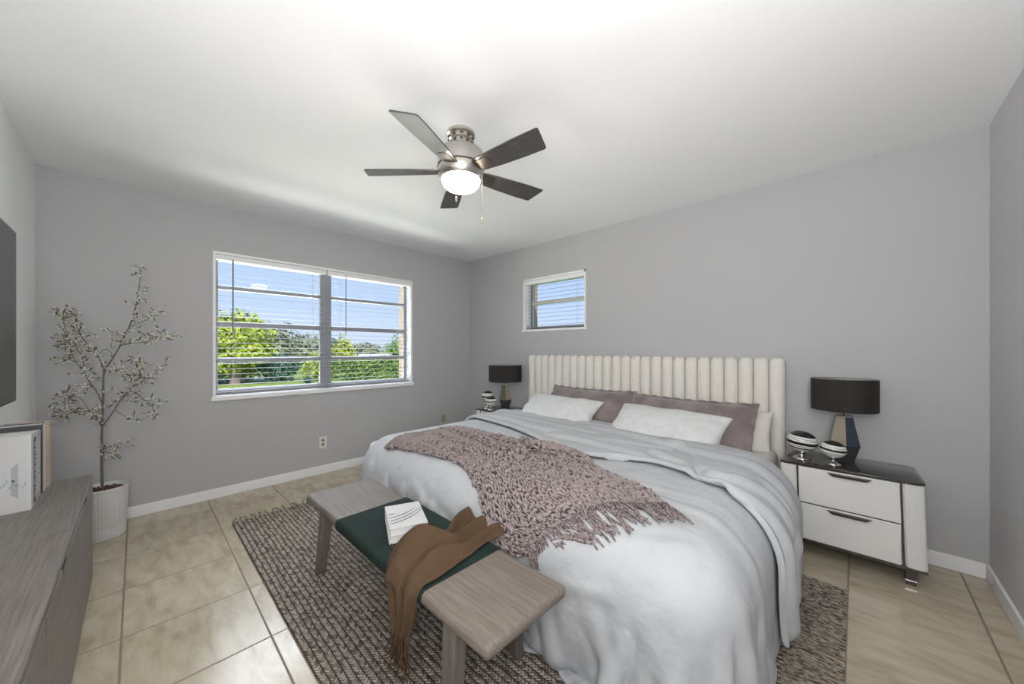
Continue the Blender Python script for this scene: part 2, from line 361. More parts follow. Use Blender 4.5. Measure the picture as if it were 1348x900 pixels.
def blind(a, b_, axis, plane, ztop, zbot, label, wandpos):
    """a..b_ along the wall, plane = coordinate across it; positive inward direction given by axis"""
    def B(bm, u0, u1, v0, v1, z0, z1, bev=0):
        if axis == 'y': add_box(bm, plane + v0, plane + v1, u0, u1, z0, z1, bev)
        else: add_box(bm, u0, u1, plane - v1, plane - v0, z0, z1, bev)
    t = thing('venetian_blind', label, 'blind', ((plane, (a + b_) / 2, ztop) if axis == 'y' else ((a + b_) / 2, plane, ztop)))
    bm = new_bm(); B(bm, a, b_, -.025, .028, ztop - .042, ztop, .004); in_parent(obj('headrail', bm, M['trim']), t)
    bm = new_bm(); z = ztop - .075
    while z > zbot + .02:
        # crowned slat: three thin strips
        for k in range(4):
            v0 = -.0105 + k * .00525; v1 = v0 + .00525
            za = z + .0022 * (1 - ((v0) / .0105) ** 2) - v0 * .13; zb = z + .0022 * (1 - ((v1) / .0105) ** 2) - v1 * .13
            P4 = [(a + .006, v0, za), (b_ - .006, v0, za), (b_ - .006, v1, zb), (a + .006, v1, zb)]
            P4 = [((plane + v, u, q) if axis == 'y' else (u, plane - v, q)) for u, v, q in P4]
            lo = [bm.verts.new(p) for p in P4]; hi = [bm.verts.new((p[0], p[1], p[2] + .0012)) for p in P4]
            bm.faces.new(lo); bm.faces.new(hi[::-1])
            for i in range(4): bm.faces.new((lo[i], lo[(i + 1) % 4], hi[(i + 1) % 4], hi[i]))
        z -= .0447
    in_parent(obj('slats', bm, M['slat']), t)
    bm = new_bm(); B(bm, a + .004, b_ - .004, -.018, .018, zbot, zbot + .018, .003); in_parent(obj('bottom_rail', bm, M['slat']), t)
    n = 2 if (b_ - a) > .7 else 2
    for k in range(n):
        u = a + (b_ - a) * (.14 + .72 * k / (n - 1))
        bm = new_bm(); B(bm, u - .0011, u + .0011, -.0205, -.0187, zbot + .01, ztop - .04); B(bm, u - .0011, u + .0011, .0187, .0205, zbot + .01, ztop - .04)
        in_parent(obj('ladder_cord', bm, M['cord']), t)
    bm = new_bm()
    p0 = (plane + .032, wandpos, ztop - .03) if axis == 'y' else (wandpos, plane - .032, ztop - .03)
    L = .62 if axis == 'y' else .66
    add_tube(bm, [p0, (p0[0], p0[1], p0[2] - L)], .0042, 6); in_parent(obj('tilt_wand', bm, M['wand'] if axis == 'y' else M['cord']), t)
blind(WY0 + .020, -1.842, 'y', -.045, WZ1 - .018, WZ0 + .02, 'white venetian blind over the left half of the wide window', -2.60)
blind(-1.830, WY1 - .020, 'y', -.045, WZ1 - .018, WZ0 + .02, 'white venetian blind over the right half of the wide window', -1.655)
blind(SX0 + .020, SX1 - .020, 'x', .045, SZ1 - .018, SZ0 + .02, 'white venetian blind in the small window above the headboard', 1.09)

# wall plates
t = thing('wall_outlet', 'white double wall outlet low on the window wall', 'outlet', (0, -1.885, .31))
bm = new_bm(); add_box(bm, 0, .006, -.036, .036, -.058, .058, .002); obj('cover_plate', bm, M['plastic_white'], t)
for s in (-1, 1):
    bm = new_bm(); add_lathe(bm, [(.001, 0), (.015, 0), (.015, .003), (.013, .004)], seg=16)
    o = obj('socket', bm, M['slot'], t); o.rotation_euler = (0, PI / 2, 0); o.location = (.005, 0, s * .021)
t = thing('cable_plate', 'small tan cable plate on the window wall near the corner', 'wall plate', (0, -.43, .352))
bm = new_bm(); add_box(bm, 0, .006, -.03, .03, -.045, .045, .002); obj('cover_plate', bm, mat('tan_plastic', (.34, .30, .22), .5), t)
bm = new_bm(); add_lathe(bm, [(.008, 0), (.008, .008), (.004, .012)], seg=12); o = obj('connector', bm, M['nickel'], t); o.rotation_euler = (0, PI / 2, 0); o.location = (.005, 0, 0)

# ------------------------------------------------------------------ outdoors
bm = new_bm(); add_box(bm, -300, -.25, -220, 260, -.35, -.22); o = obj('lawn', bm, M['grass']); o['kind'] = 'structure'
bm = new_bm(); add_box(bm, -.25, 60, TH + .05, 260, -.35, -.22); o = obj('side_lawn', bm, M['grass']); o['kind'] = 'structure'
bm = new_bm(); add_prism(bm, [(-19, -9), (-16.2, -9), (-16.2, 1.2), (-19, 1.2)], -.22, -.20); tag(obj('driveway', bm, M['road']), 'pale driveway strip beyond the lawn under the shade tree', 'driveway')
bm = new_bm(); add_prism(bm, [(-110, 12), (-44, 6.5), (-44, 26), (-110, 60)], -.22, -.16); tag(obj('parking_area', bm, M['pale_field']), 'pale open paved area far behind the right hedge', 'pavement')
for nm, lab, box in (('exterior_column', 'tan exterior column seen through the right end of the wide window', (-.52, -.24, -.775, -.50)),
                     ('exterior_column', 'tan exterior column seen through the left end of the small window', (.50, .785, .24, .52))):
    bm = new_bm(); add_box(bm, *box, -.22, 2.75, .004); tag(obj(nm, bm, M['exterior']), lab, 'column')

def leaf_mesh(bm, cx, cy, cz, rx, ry, rz, n, size, seed, lump=.25, power=.45):
    rnd = random.Random(seed)
    for _ in range(n):
        while True:
            d = Vector((rnd.gauss(0, 1), rnd.gauss(0, 1), rnd.gauss(0, 1)))
            if d.length > .01: break
        d.normalize()
        k = (rnd.random() ** power) * (1 + lump * 2 * (noise.noise(d * 2.3 + Vector((seed, 0, 0)))))
        p = Vector((cx + d.x * rx * k, cy + d.y * ry * k, cz + d.z * rz * k))
        nrm = (d + Vector((rnd.uniform(-.8, .8), rnd.uniform(-.8, .8), rnd.uniform(-.5, 1)))).normalized()
        a = nrm.orthogonal().normalized(); b_ = nrm.cross(a)
        ang = rnd.uniform(0, 2 * PI); a, b_ = a * math.cos(ang) + b_ * math.sin(ang), b_ * math.cos(ang) - a * math.sin(ang)
        s = size * rnd.uniform(.6, 1.3)
        bm.faces.new([bm.verts.new(p + v) for v in (a * s, b_ * s * .45, -a * s, -b_ * s * .45)])
def leafy(name, label, cat, center, rad, n, size, m, seed, trunk=None, group=None, lobes=None):
    t = thing(name, label, cat, (center[0], center[1], -.22), 0, group)
    bm = new_bm()
    for (ox, oy, oz, f) in (lobes or [(0, 0, 0, 1)]):
        leaf_mesh(bm, ox, oy, center[2] + .22 + oz, rad[0] * f, rad[1] * f, rad[2] * f, int(n * f), size, seed); seed += 1
    obj('foliage', bm, m, t)
    if trunk:
        r_, top = trunk
        bm = new_bm(); add_tube(bm, [(0, 0, 0), (.02, .03, top * .4), (-.03, 0, top)], [r_ * 1.25, r_, r_ * .8], 10)
        for k in range(4):
            a = k * 1.7; add_tube(bm, [(0, 0, top * .85), (math.cos(a) * rad[0] * .5, math.sin(a) * rad[1] * .5, top + rad[2] * .7)], [r_ * .6, r_ * .2], 6)
        obj('trunk', bm, M['trunk'], t)
    return t
leafy('shade_tree', 'round yellow-green tree seen through the left side of the wide window', 'tree', (-14.9, -.35, 1.75), (1.35, 1.35, 1.0), 5200, .10, M['leaf_yellow'], 3, (.17, 1.4),
      lobes=[(0, 0, .05, 1), (-1.1, -1.2, -.05, .8), (.3, .3, -.5, .75), (-.4, -.5, -.8, .8)])
for i, (lab, c, rd, n, m_) in enumerate([
    ('dark blue-green shrub on the lawn left of the tree trunk', (-15.6, -1.35, .42), (.9, 1.05, .72), 2600, 'leaf_dark'),
    ('dark blue-green shrub on the lawn just right of the tree trunk', (-15.2, 1.35, .42), (.8, .85, .72), 2400, 'leaf_dark'),
    ('bright green shrub at the far left end of the window view', (-16.2, -3.3, .5), (.9, 1.0, .8), 2000, 'leaf_yellow'),
    ('yellow-green shrub behind the tree trunk', (-16.5, .2, .5), (.8, 1.0, .8), 2000, 'leaf_yellow'),
    ('bright green shrub beside the window mullion', (-14.4, 2.75, .4), (.7, .75, .7), 2000, 'leaf_yellow')]):
    leafy('garden_shrub', lab, 'shrub', c, rd, n, .075, M[m_], 20 + i)
# spiky plant and sign-like white post at the left pane
t = thing('yucca_plant', 'spiky green plant in front of the shrubs left of the mullion', 'plant', (-12.6, 1.75, -.22))
bm = new_bm(); rr = random.Random(4)
for _ in range(60):
    a = rr.uniform(0, 2 * PI); el = rr.uniform(.2, 1.4); L = rr.uniform(.45, .7); d = Vector((math.cos(a) * math.cos(el), math.sin(a) * math.cos(el), math.sin(el)))
    s = d.cross(Vector((0, 0, 1))).normalized() * .03
    bm.faces.new([bm.verts.new(p) for p in (-s, s, d * L + Vector((0, 0, -.08)) + s * .1, d * L + Vector((0, 0, -.08)) - s * .1)])
obj('leaves', bm, M['leaf_dark'], t)
bm = new_bm(); add_tube(bm, [(0, 0, 0), (0, 0, .25)], .05, 8); obj('stem', bm, M['trunk'], t)
def hedge(label, p0, p1, h, th, m_, n, seed):
    c = ((p0[0] + p1[0]) / 2, (p0[1] + p1[1]) / 2); L = math.hypot(p1[0] - p0[0], p1[1] - p0[1])
    t = thing('clipped_hedge', label, 'hedge', (c[0], c[1], -.22), math.atan2(p1[1] - p0[1], p1[0] - p0[0]))
    rnd = random.Random(seed)
    bm = new_bm(); add_box(bm, -L / 2 + .1, L / 2 - .1, -th / 2 + .12, th / 2 - .12, 0, h - .1); obj('inner_growth', bm, M['leaf_dark'], t)
    bm = new_bm()
    for _ in range(n):
        p = Vector((rnd.uniform(-L / 2, L / 2), rnd.uniform(-th / 2, th / 2), 0)); top = h + .12 * noise.noise(Vector((p.x * 1.2, seed, 0))) * 2
        p.z = top * (1 - rnd.random() ** 2.2)
        if p.z < top - .12: p.y = rnd.choice((-1, 1)) * th / 2 * rnd.uniform(.75, 1.1)
        nrm = Vector((rnd.uniform(-1, 1), rnd.uniform(-1, 1), rnd.uniform(-.2, 1))).normalized()
        a = nrm.orthogonal().normalized(); b_ = nrm.cross(a); s = .085 * rnd.uniform(.6, 1.2)
        bm.faces.new([bm.verts.new(p + v) for v in (a * s, b_ * s * .5, -a * s, -b_ * s * .5)])
    obj('foliage', bm, m_, t)
hedge('green hedge running behind the lawn through the right window half', (-14.6, 3.2), (-11.5, 6.4), 1.02, .8, M['leaf_green'], 7000, 5)
hedge('dark green hedge far left behind the lawn', (-18.5, -8), (-17.6, -2.5), 1.0, .8, M['leaf_dark'], 4000, 6)
for i, (lab, c, rd, n, s, m_) in enumerate([
    ('grey-green bushy tree beyond the shrubs, right of the yellow-green tree', (-30, 3.9, 1.5), (2.4, 2.4, 1.9), 3000, .22, 'leaf_grey'),
    ('grey-green tree right behind the mullion', (-36, 9.0, 1.2), (2.6, 3.0, 1.5), 2600, .24, 'leaf_grey'),
    ('small bright green tree just right of the mullion', (-17.0, 4.9, .95), (.6, .6, 1.0), 1600, .10, 'leaf_yellow'),
    ('feathery green tree at the right end of the wide window view', (-32, 17.4, 1.1), (2.0, 2.2, 1.9), 2600, .2, 'leaf_green'),
    ('dark distant tree on the horizon at left of the right pane', (-120, 41, 1.6), (4, 4, 3.2), 900, .6, 'leaf_dark'),
    ('dark distant tree cluster on the horizon in the middle of the right pane', (-120, 52, 1.2), (5, 6, 2.5), 900, .6, 'leaf_grey')]):
    leafy('background_tree', lab, 'tree', c, rd, n, s, M[m_], 50 + i, (.12, 1.0))
t = thing('distant_treeline', 'low green treeline along the horizon behind the pale paving', 'treeline', (-170, 40, -.22))
bm = new_bm()
for k in range(46): leaf_mesh(bm, random.uniform(-6, 6), -170 + k * 8, 1.0, 4, 6, 2.4, 130, .9, 90 + k)
tag(obj('foliage', bm, M['leaf_green'], t), None, None) if False else obj('foliage', bm, M['leaf_green'], t)

# ------------------------------------------------------------------ ceiling fan
fan = thing('ceiling_fan', 'brushed nickel flush-mount ceiling fan with five dark blades and a lit globe', 'ceiling fan', (2.257, -1.92, H))
def lz(z): return z - H
bm = new_bm(); add_lathe(bm, [(.078, 0), (.078, -.016), (.066, -.024), (.066, -.042), (.056, -.050), (.056, -.068), (.048, -.074), (.048, -.095), (.06, -.105)][::-1], seg=40); obj('canopy', bm, M['nickel'], fan, 'auto')
bm = new_bm()
for k in range(10):
    a = k * 2 * PI / 10; c, s = math.cos(a), math.sin(a)
    add_tube(bm, [(.0655 * c, .0655 * s, -.029), (.0655 * c, .0655 * s, -.038)], .009, 8)
    add_tube(bm, [(.0555 * c, .0555 * s, -.054), (.0555 * c, .0555 * s, -.064)], .008, 8)
obj('vent_holes', bm, M['darkmetal'], fan)
bm = new_bm(); add_lathe(bm, [(.06, -.096), (.095, -.099), (.114, -.104), (.123, -.114), (.126, -.130), (.126, -.190)][::-1], seg=48); obj('motor_housing', bm, M['nickel'], fan, 'auto')
bm = new_bm(); add_lathe(bm, [(.122, -.190), (.129, -.192), (.129, -.198), (.122, -.200)][::-1], seg=48); obj('blade_ring', bm, M['darkmetal'], fan, 'auto')
bm = new_bm(); add_lathe(bm, [(.126, -.198), (.127, -.222), (.120, -.246), (.107, -.260)][::-1], seg=48); obj('light_kit_housing', bm, M['nickel'], fan, 'auto')
bm = new_bm(); add_lathe(bm, [(.106, -.256), (.106, -.268), (.099, -.289), (.082, -.306), (.056, -.318), (.025, -.324), (.004, -.325)][::-1], seg=48); obj('glass_globe', bm, M['lit'], fan, True)
A0 = -65.72
for k in range(5):
    an = math.radians(A0 + 72 * k)
    bm = new_bm()
    pts = []
    outline = [(.105, .040), (.16, .050), (.26, .060), (.40, .067), (.508, .070), (.519, .065)]
    low = [(.546, -.050), (.540, -.060), (.40, -.058), (.26, -.052), (.16, -.046), (.105, -.038)]
    add_prism(bm, (outline + low)[::-1], -.0035, .0035, .0015, 1)
    o = obj('blade', bm, M['blade'], fan)
    o.rotation_euler = (math.radians(13), 0, 0); o.rotation_mode = 'XYZ'
    o.matrix_local = Matrix.Translation((0, 0, lz(2.226))) @ Matrix.Rotation(an, 4, 'Z') @ Matrix.Rotation(math.radians(-13), 4, 'X')
    bm = new_bm(); add_prism(bm, [(.09, -.028), (.20, -.032), (.215, -.012), (.215, .012), (.20, .032), (.09, .028)], -.0065, -.0040)
    q = obj('blade_arm', bm, M['darkmetal'], o)
    for dx, dy in ((.18, .018), (.18, -.018), (.15, 0)):
        pass
for (dx, dy, zl, nm) in ((.055, -.075, .13, 'pull_chain'), (.11, .06, .22, 'pull_chain')):
    bm = new_bm(); add_tube(bm, [(dx, dy, -.25), (dx, dy, -.262 - zl)], .0013, 6)
    o = obj(nm, bm, M['nickel'], fan)
    bm = new_bm(); z = -.262 - zl; add_lathe(bm, [(.003, z), (.006, z - .006), (.007, z - .018), (.004, z - .028), (.0015, z - .03)][::-1], dx, dy, 12); obj('chain_pull', bm, M['facet_tan'], o, True)

# ------------------------------------------------------------------ television
tv = thing('television', 'dark flat television mounted on the pale left wall', 'television', (1.6, YL + .004, 1.39))
bm = new_bm(); add_box(bm, -.65, .74, .03, .052, -.40, .405, .004); obj('casing', bm, M['plastic_black'], tv)
bm = new_bm(); add_box(bm, -.644, .734, .052, .0535, -.392, .399); obj('screen', bm, M['tv'], tv)
bm = new_bm(); add_box(bm, -.2, .2, 0, .03, -.15, .15, .003); obj('wall_bracket', bm, M['darkmetal'], tv)

# ------------------------------------------------------------------ dresser
dr = thing('dresser', 'long grey-brown oak dresser under the television', 'dresser', (1.9, -3.47, 0))
DX0, DX1, DY0, DY1, DZ = .865, 3.02, YL + .004, -3.335, .56
def dd(o): return in_parent(o, dr)
bm = new_bm(); add_box(bm, DX0 + .006, DX1 - .004, DY0, DY1 - .022, .012, DZ - .024); add_box(bm, DX0 + .05, DX1 - .05, DY0 + .01, DY1 - .05, 0, .012); dd(obj('body', bm, M['dresserwood']))
for a, b_ in ((DX0, 1.733), (1.736, DX1)):
    bm = new_bm(); add_box(bm, a, b_, DY0, DY1, DZ - .024, DZ, .002, 1); dd(obj('top_panel', bm, M['dresserwood']))
nd = 3; wd = (DX1 - DX0) / nd
for k in range(nd):
    a, b_ = DX0 + k * wd + .002, DX0 + (k + 1) * wd - .002
    bm = new_bm(); add_box(bm, a, b_, DY1 - .021, DY1, .014, DZ - .036, .002, 1)
    o = dd(obj('drawer_front', bm, M['dresserwood']))
    bm = new_bm(); c = (a + b_) / 2; add_box(bm, c - .05, c + .05, DY1 - .018, DY1 + .001, DZ - .052, DZ - .035, .001, 1)
    h = obj('finger_notch', bm, M['darkmetal']); h.parent = o; h.matrix_parent_inverse = o.matrix_local.inverted() @ Matrix.Translation(-dr.location) if False else Matrix.Identity(4)

# books on the dresser
def book(name, label, x0, x1, yf, depth, h, cover, page, group, extra=None):
    t = thing(name, label, 'book', ((x0 + x1) / 2, yf, DZ), 0, group)
    wx = (x1 - x0) / 2; c = .003
    bm = new_bm()
    add_box(bm, -wx, -wx + c, -depth, 0, 0, h); add_box(bm, wx - c, wx, -depth, 0, 0, h); add_box(bm, -wx + c, wx - c, -c, 0, 0, h)
    obj('cover', bm, cover, t)
    bm = new_bm(); add_box(bm, -wx + c, wx - c, -depth + .004, -c, .003, h - .004); obj('page_block', bm, page, t)
    return t
G = 'large books standing on the dresser'
bk = book('picture_book', 'large white book with a faint grey drawing on its cover, nearest of the standing books', 1.293, 1.335, -3.478, .14, .315, M['book_white'], M['paper'], G)
wx = .021
bm = new_bm(); add_box(bm, wx, wx + .0006, -.118, -.052, .085, .20); obj('cover_print', bm, M['art'], bk)
bm = new_bm(); add_prism(bm, [(0, 0)] * 3, 0, 1) if False else None
vs = [bm.verts.new((wx + .0012, y, z)) for y, z in ((-.050, .075), (-.033, .058), (-.033, .205), (-.050, .185))]; bm.faces.new(vs)
o = obj('cover_print', bm, M['artdark'], bk); o.modifiers.new('s', 'SOLIDIFY').thickness = .0006
bm = new_bm()
for k in range(14):
    y = -.115 + k * .0075; z = .098 + random.uniform(0, .03); add_box(bm, wx + .0006, wx + .0012, y, y + random.uniform(.003, .006), z, z + random.uniform(.004, .016))
obj('cover_print', bm, M['artdark'], bk)
bk = book('picture_book', 'large white book with a black title strip down its spine', 1.182, 1.290, -3.480, .14, .308, M['book_white'], M['paper'], G)
bm = new_bm(); add_box(bm, -.018, .030, 0, .0008, .006, .292); o = obj('spine_label', bm, M['book_black'], bk)
bm = new_bm(); z = .03
rr = random.Random(2)
while z < .27:
    hh = rr.uniform(.004, .010); add_box(bm, -.004 + rr.uniform(-.004, .002), .016 + rr.uniform(-.003, .004), .0008, .0012, z, z + hh); z += hh + rr.choice((.003, .003, .010))
obj('title_lettering', bm, M['book_white'], o)
bk = book('picture_book', 'grey book with mottled spine between the white and the charcoal books', 1.085, 1.178, -3.482, .14, .300, M['book_grey'], M['paper'], G)
bm = new_bm(); z = .03
while z < .26:
    hh = rr.uniform(.004, .012); add_box(bm, -.03 + rr.uniform(0, .01), .02 + rr.uniform(-.01, .01), 0, .0006, z, z + hh); z += hh + rr.uniform(.004, .014)
obj('title_lettering', bm, M['book_white'], bk)
bk = book('picture_book', 'tall charcoal book with a white edged spine, second farthest of the row', .985, 1.080, -3.478, .14, .322, M['book_black'], M['paper'], G)
bm = new_bm(); add_box(bm, -.045, .026, 0, .0008, 0, .322); obj('spine_band', bm, M['book_white'], bk)
bk = book('picture_book', 'thin tan book at the far end of the row', .905, .975, -3.470, .14, .318, M['book_tan'], M['paper'], G)

# ------------------------------------------------------------------ potted olive tree
pt = thing('potted_olive_tree', 'slender olive tree with pale buds in a white ribbed pot', 'potted plant', (.25, -3.322, 0))
bm = new_bm()
rib = lambda a, z: 1 + (.012 * math.cos(a * 44) if z < .316 and z > .006 else 0)
add_lathe(bm, [(.100, 0), (.102, .004), (.102, .07), (.1015, .075), (.104, .08), (.112, .29), (.115, .317), (.117, .320), (.117, .33), (.109, .33), (.105, .285)], seg=264, rib=rib); obj('pot', bm, M['pot'], pt, True)
bm = new_bm(); add_lathe(bm, [(.100, .285), (.105, .292), (.095, .301), (.06, .306), (.01, .310)], seg=32)
rr = random.Random(3)
for _ in range(150):
    a = rr.uniform(0, 2 * PI); r_ = .095 * math.sqrt(rr.random()); s = rr.uniform(.004, .009); x, y = r_ * math.cos(a), r_ * math.sin(a)
    add_box(bm, x - s, x + s, y - s * .7, y + s * .7, .300, .308 + s * .8)
obj('soil', bm, M['soil'], pt)
FW = Vector((-.6919, .7220, 0)); RT = Vector((.7220, .6919, 0))
base = Vector((.25, -3.322, 0)); dep0 = (base - CAM).dot(FW)
def pl(u, v, off=0):                                   # point on the tree's own plane, off = metres toward the wall
    d = dep0 + off
    p = CAM + FW * d + RT * ((u - 674) / 473 * d) + Vector((0, 0, (460 - v) / 473 * d))
    p.x = max(p.x, .13); p.y = max(p.y, YL + .13)
    return p - base
def smooth_path(P, n=5):
    out = []
    for i in range(len(P) - 1):
        p0, p1, p2, p3 = P[max(i - 1, 0)], P[i], P[i + 1], P[min(i + 2, len(P) - 1)]
        for k in range(n):
            t = k / n; out.append(.5 * ((2 * p1) + (p2 - p0) * t + (2 * p0 - 5 * p1 + 4 * p2 - p3) * t * t + (3 * p1 - p0 - 3 * p2 + p3) * t ** 3))
    out.append(P[-1]); return out
branches = [
 ([(135, 655, 0), (134, 600, 0), (134.5, 562, 0), (136, 520, 0), (137, 490, 0), (148, 472, .03), (158, 455, .05), (170, 430, .06), (178, 405, .05), (183, 380, .04), (185, 352, .03)], .0075, .0015, 3),
 ([(134.5, 562, 0), (126, 548, -.04), (115, 541, -.07), (92, 543, -.06), (76, 547, -.04), (60, 535, -.04), (50, 520, -.03)], .004, .0012, 1),
 ([(134.5, 562, 0), (148, 543, .05), (160, 525, .09), (172, 514, .08), (186, 523, .06), (200, 535, .04), (204, 548, .03)], .0042, .0012, 3),
 ([(135, 532, 0), (127, 515, -.03), (113, 495, -.06), (108, 470, -.09), (92, 445, -.12), (84, 425, -.10), (82, 410, -.08)], .0038, .001, 2),
 ([(137, 490, 0), (130, 470, -.05), (115, 455, -.08), (96, 452, -.06), (70, 450, -.05), (46, 452, -.04)], .004, .001, 2),
 ([(116, 455, -.08), (108, 442, -.07), (98, 425, -.05), (80, 414, -.05), (70, 408, -.05)], .0025, .001, 2),
 ([(137, 490, 0), (152, 487, .04), (168, 493, .07), (180, 501, .08), (198, 497, .06), (212, 483, .05)], .0036, .001, 1),
 ([(158, 455, .05), (172, 452, .03), (190, 450, 0), (205, 445, -.03), (219, 442, -.05)], .0026, .001, 1),
 ([(170, 430, .06), (182, 425, .05), (195, 420, .03), (202, 412, .02)], .002, .001, 3),
 ([(135, 600, 0), (142, 597, .02), (150, 590, .02), (160, 584, .01)], .0018, .001, 1),
 ([(118, 541, -.06), (105, 523, -.05), (88, 521, -.06), (74, 522, -.05)], .002, .001, 3),
 ([(150, 471, .03), (142, 460, .03), (133, 462, .02)], .002, .001, 3),
 ([(162, 447, .05), (155, 440, .04), (148, 437, .03)], .0015, .0008, 3),
 ([(186, 501, .08), (184, 490, .06), (180, 478, .05), (176, 470, .05)], .002, .001, 2),
 ([(152, 540, .05), (165, 548, .04), (176, 552, .03)], .0018, .001, 3),
 ([(80, 432, -.1), (68, 437, -.08), (56, 440, -.06)], .0018, .001, 3),
 ([(98, 470, -.08), (82, 470, -.08), (76, 476, -.08)], .0018, .001, 2),
]
rr = random.Random(11)
bmS = new_bm(); bmL = new_bm(); bmB = new_bm()
def leafq(bm, p, d, L, W):
    d = d.normalized(); s = d.cross(Vector((rr.uniform(-1, 1), rr.uniform(-1, 1), rr.uniform(-1, 1)))).normalized() * W; n = d.cross(s).normalized() * W * .3
    q = [p, p + d * L * .35 + s + n, p + d * L * .75 + s * .7 + n, p + d * L, p + d * L * .75 - s * .7 + n, p + d * L * .35 - s + n]
    v = [bm.verts.new(x) for x in q]; m1 = bm.verts.new(p + d * L * .5 - n)
    for i in range(6): bm.faces.new((v[i], v[(i + 1) % 6], m1))
def bud(p, r_):
    Rm = Matrix.Rotation(rr.uniform(0, 3), 3, 'X') @ Matrix.Rotation(rr.uniform(0, 3), 3, 'Y')
    v = [bmB.verts.new(p + Rm @ Vector(q) * r_) for q in ((0, 0, -1.6), (0, 0, 1.6), (1, 0, 0), (.3, .95, 0), (-.8, .6, 0), (-.8, -.6, 0), (.3, -.95, 0))]
    for i in range(5):
        bmB.faces.new((v[0], v[2 + (i + 1) % 5], v[2 + i])); bmB.faces.new((v[1], v[2 + i], v[2 + (i + 1) % 5]))
for P_, r0, r1, start in branches:
    pts = smooth_path([pl(*q) for q in P_], 4); n = len(pts)
    add_tube(bmS, pts, [r0 + (r1 - r0) * i / (n - 1) for i in range(n)], 6)
    first = 26 if start == 3 and len(P_) > 8 else int(start * 4 * .6)
    for i in range(min(first, n - 2), n):
        for _ in range(2):
            p = pts[i] + (pts[min(i + 1, n - 1)] - pts[max(i - 1, 0)]) * rr.uniform(-.4, .4)
            d = Vector((rr.gauss(0, 1), rr.gauss(0, 1), rr.gauss(.15, .8))).normalized()
            L = rr.uniform(.02, .085)
            q = p + d * L; add_tube(bmS, [p, p + d * L * .5 + Vector((0, 0, .004)), q], [.0011, .0009, .0007], 4)
            for _ in range(rr.randint(1, 2)):
                leafq(bmL, p + d * L * rr.uniform(.2, 1), (d + Vector((rr.uniform(-.7, .7), rr.uniform(-.7, .7), rr.uniform(-.7, .7)))), rr.uniform(.022, .040), .0052)
            for _ in range(rr.randint(4, 7)):
                bud(p + d * L * rr.uniform(.15, 1.1) + Vector((rr.uniform(-1, 1), rr.uniform(-1, 1), rr.uniform(-1, 1))) * .012, rr.uniform(.0036, .0058))
obj('stem', bmS, M['bark'], pt, True); obj('leaves', bmL, M['leaf'], pt); obj('buds', bmB, M['bud'], pt)

# ------------------------------------------------------------------ rug
RX0, RX1, RY0, RY1 = .665, 3.645, -2.705, -.645
rug = thing('braided_rug', 'large brown and cream braided rug with fringed ends under the bed', 'rug', ((RX0 + RX1) / 2, (RY0 + RY1) / 2, 0))
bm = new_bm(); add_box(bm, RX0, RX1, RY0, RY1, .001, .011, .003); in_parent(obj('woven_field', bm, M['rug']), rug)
bm = new_bm(); rr = random.Random(8)
k = RY0 + .015
while k < RY1 - .005:
    add_tube(bm, [(RX0 + .004, k, .006), (RX0 - .035, k + rr.uniform(-.006, .006), .009), (RX0 - .075, k + rr.uniform(-.018, .018), .006)], [.007, .0045, .0065], 6); k += .040
in_parent(obj('fringe', bm, M['fringe']), rug)
bm = new_bm(); k = RY0 + .008
while k < RY1 - .004:
    dy = rr.uniform(-.004, .004)
    add_tube(bm, [(RX1 - .004, k, .006), (RX1 + .09, k + dy, .006), (RX1 + .172, k + dy + rr.uniform(-.004, .004), .004)], [.0042, .0042, .0036], 6); k += .0180
in_parent(obj('fringe', bm, M['fringe_end']), rug)

# ------------------------------------------------------------------ bench
BZ = .43; BX0, BX1, BY0, BY1 = 1.632, 3.133, -2.520, -2.147
bench = thing('bench', 'grey oak bench with a dark green padded middle at the foot of the bed', 'bench', ((BX0 + BX1) / 2, (BY0 + BY1) / 2, 0))
bm = new_bm(); add_box(bm, BX0, BX1, BY0 + .001, BY1 - .001, BZ - .045, BZ - .001, .018, 4); in_parent(obj('seat_board', bm, M['wood'], None, 'auto'), bench)
bm = new_bm(); add_box(bm, 2.065, 2.815, BY0 - .006, BY1 + .006, BZ - .050, BZ + .004, .020, 5)
for v in bm.verts:
    if v.co.x < 2.2: v.co.x -= (v.co.y - BY0) * .0 
in_parent(obj('padded_cover', bm, M['green'], None, True), bench)
rg = .0
for (tx, ty, fx, fy) in ((1.83, -2.475, 1.715, -2.470), (1.83, -2.195, 1.715, -2.20), (2.935, -2.475, 2.93, -2.488), (2.87, -2.195, 2.865, -2.115)):
    bm = new_bm(); a = .034; c = .026
    add_taper(bm, (fx - c, fx + c, fy - .022, fy + .022, .0115), (tx - a, tx + a, ty - .026, ty + .026, BZ - .045), .006)
    in_parent(obj('leg', bm, M['woodleg']), bench)

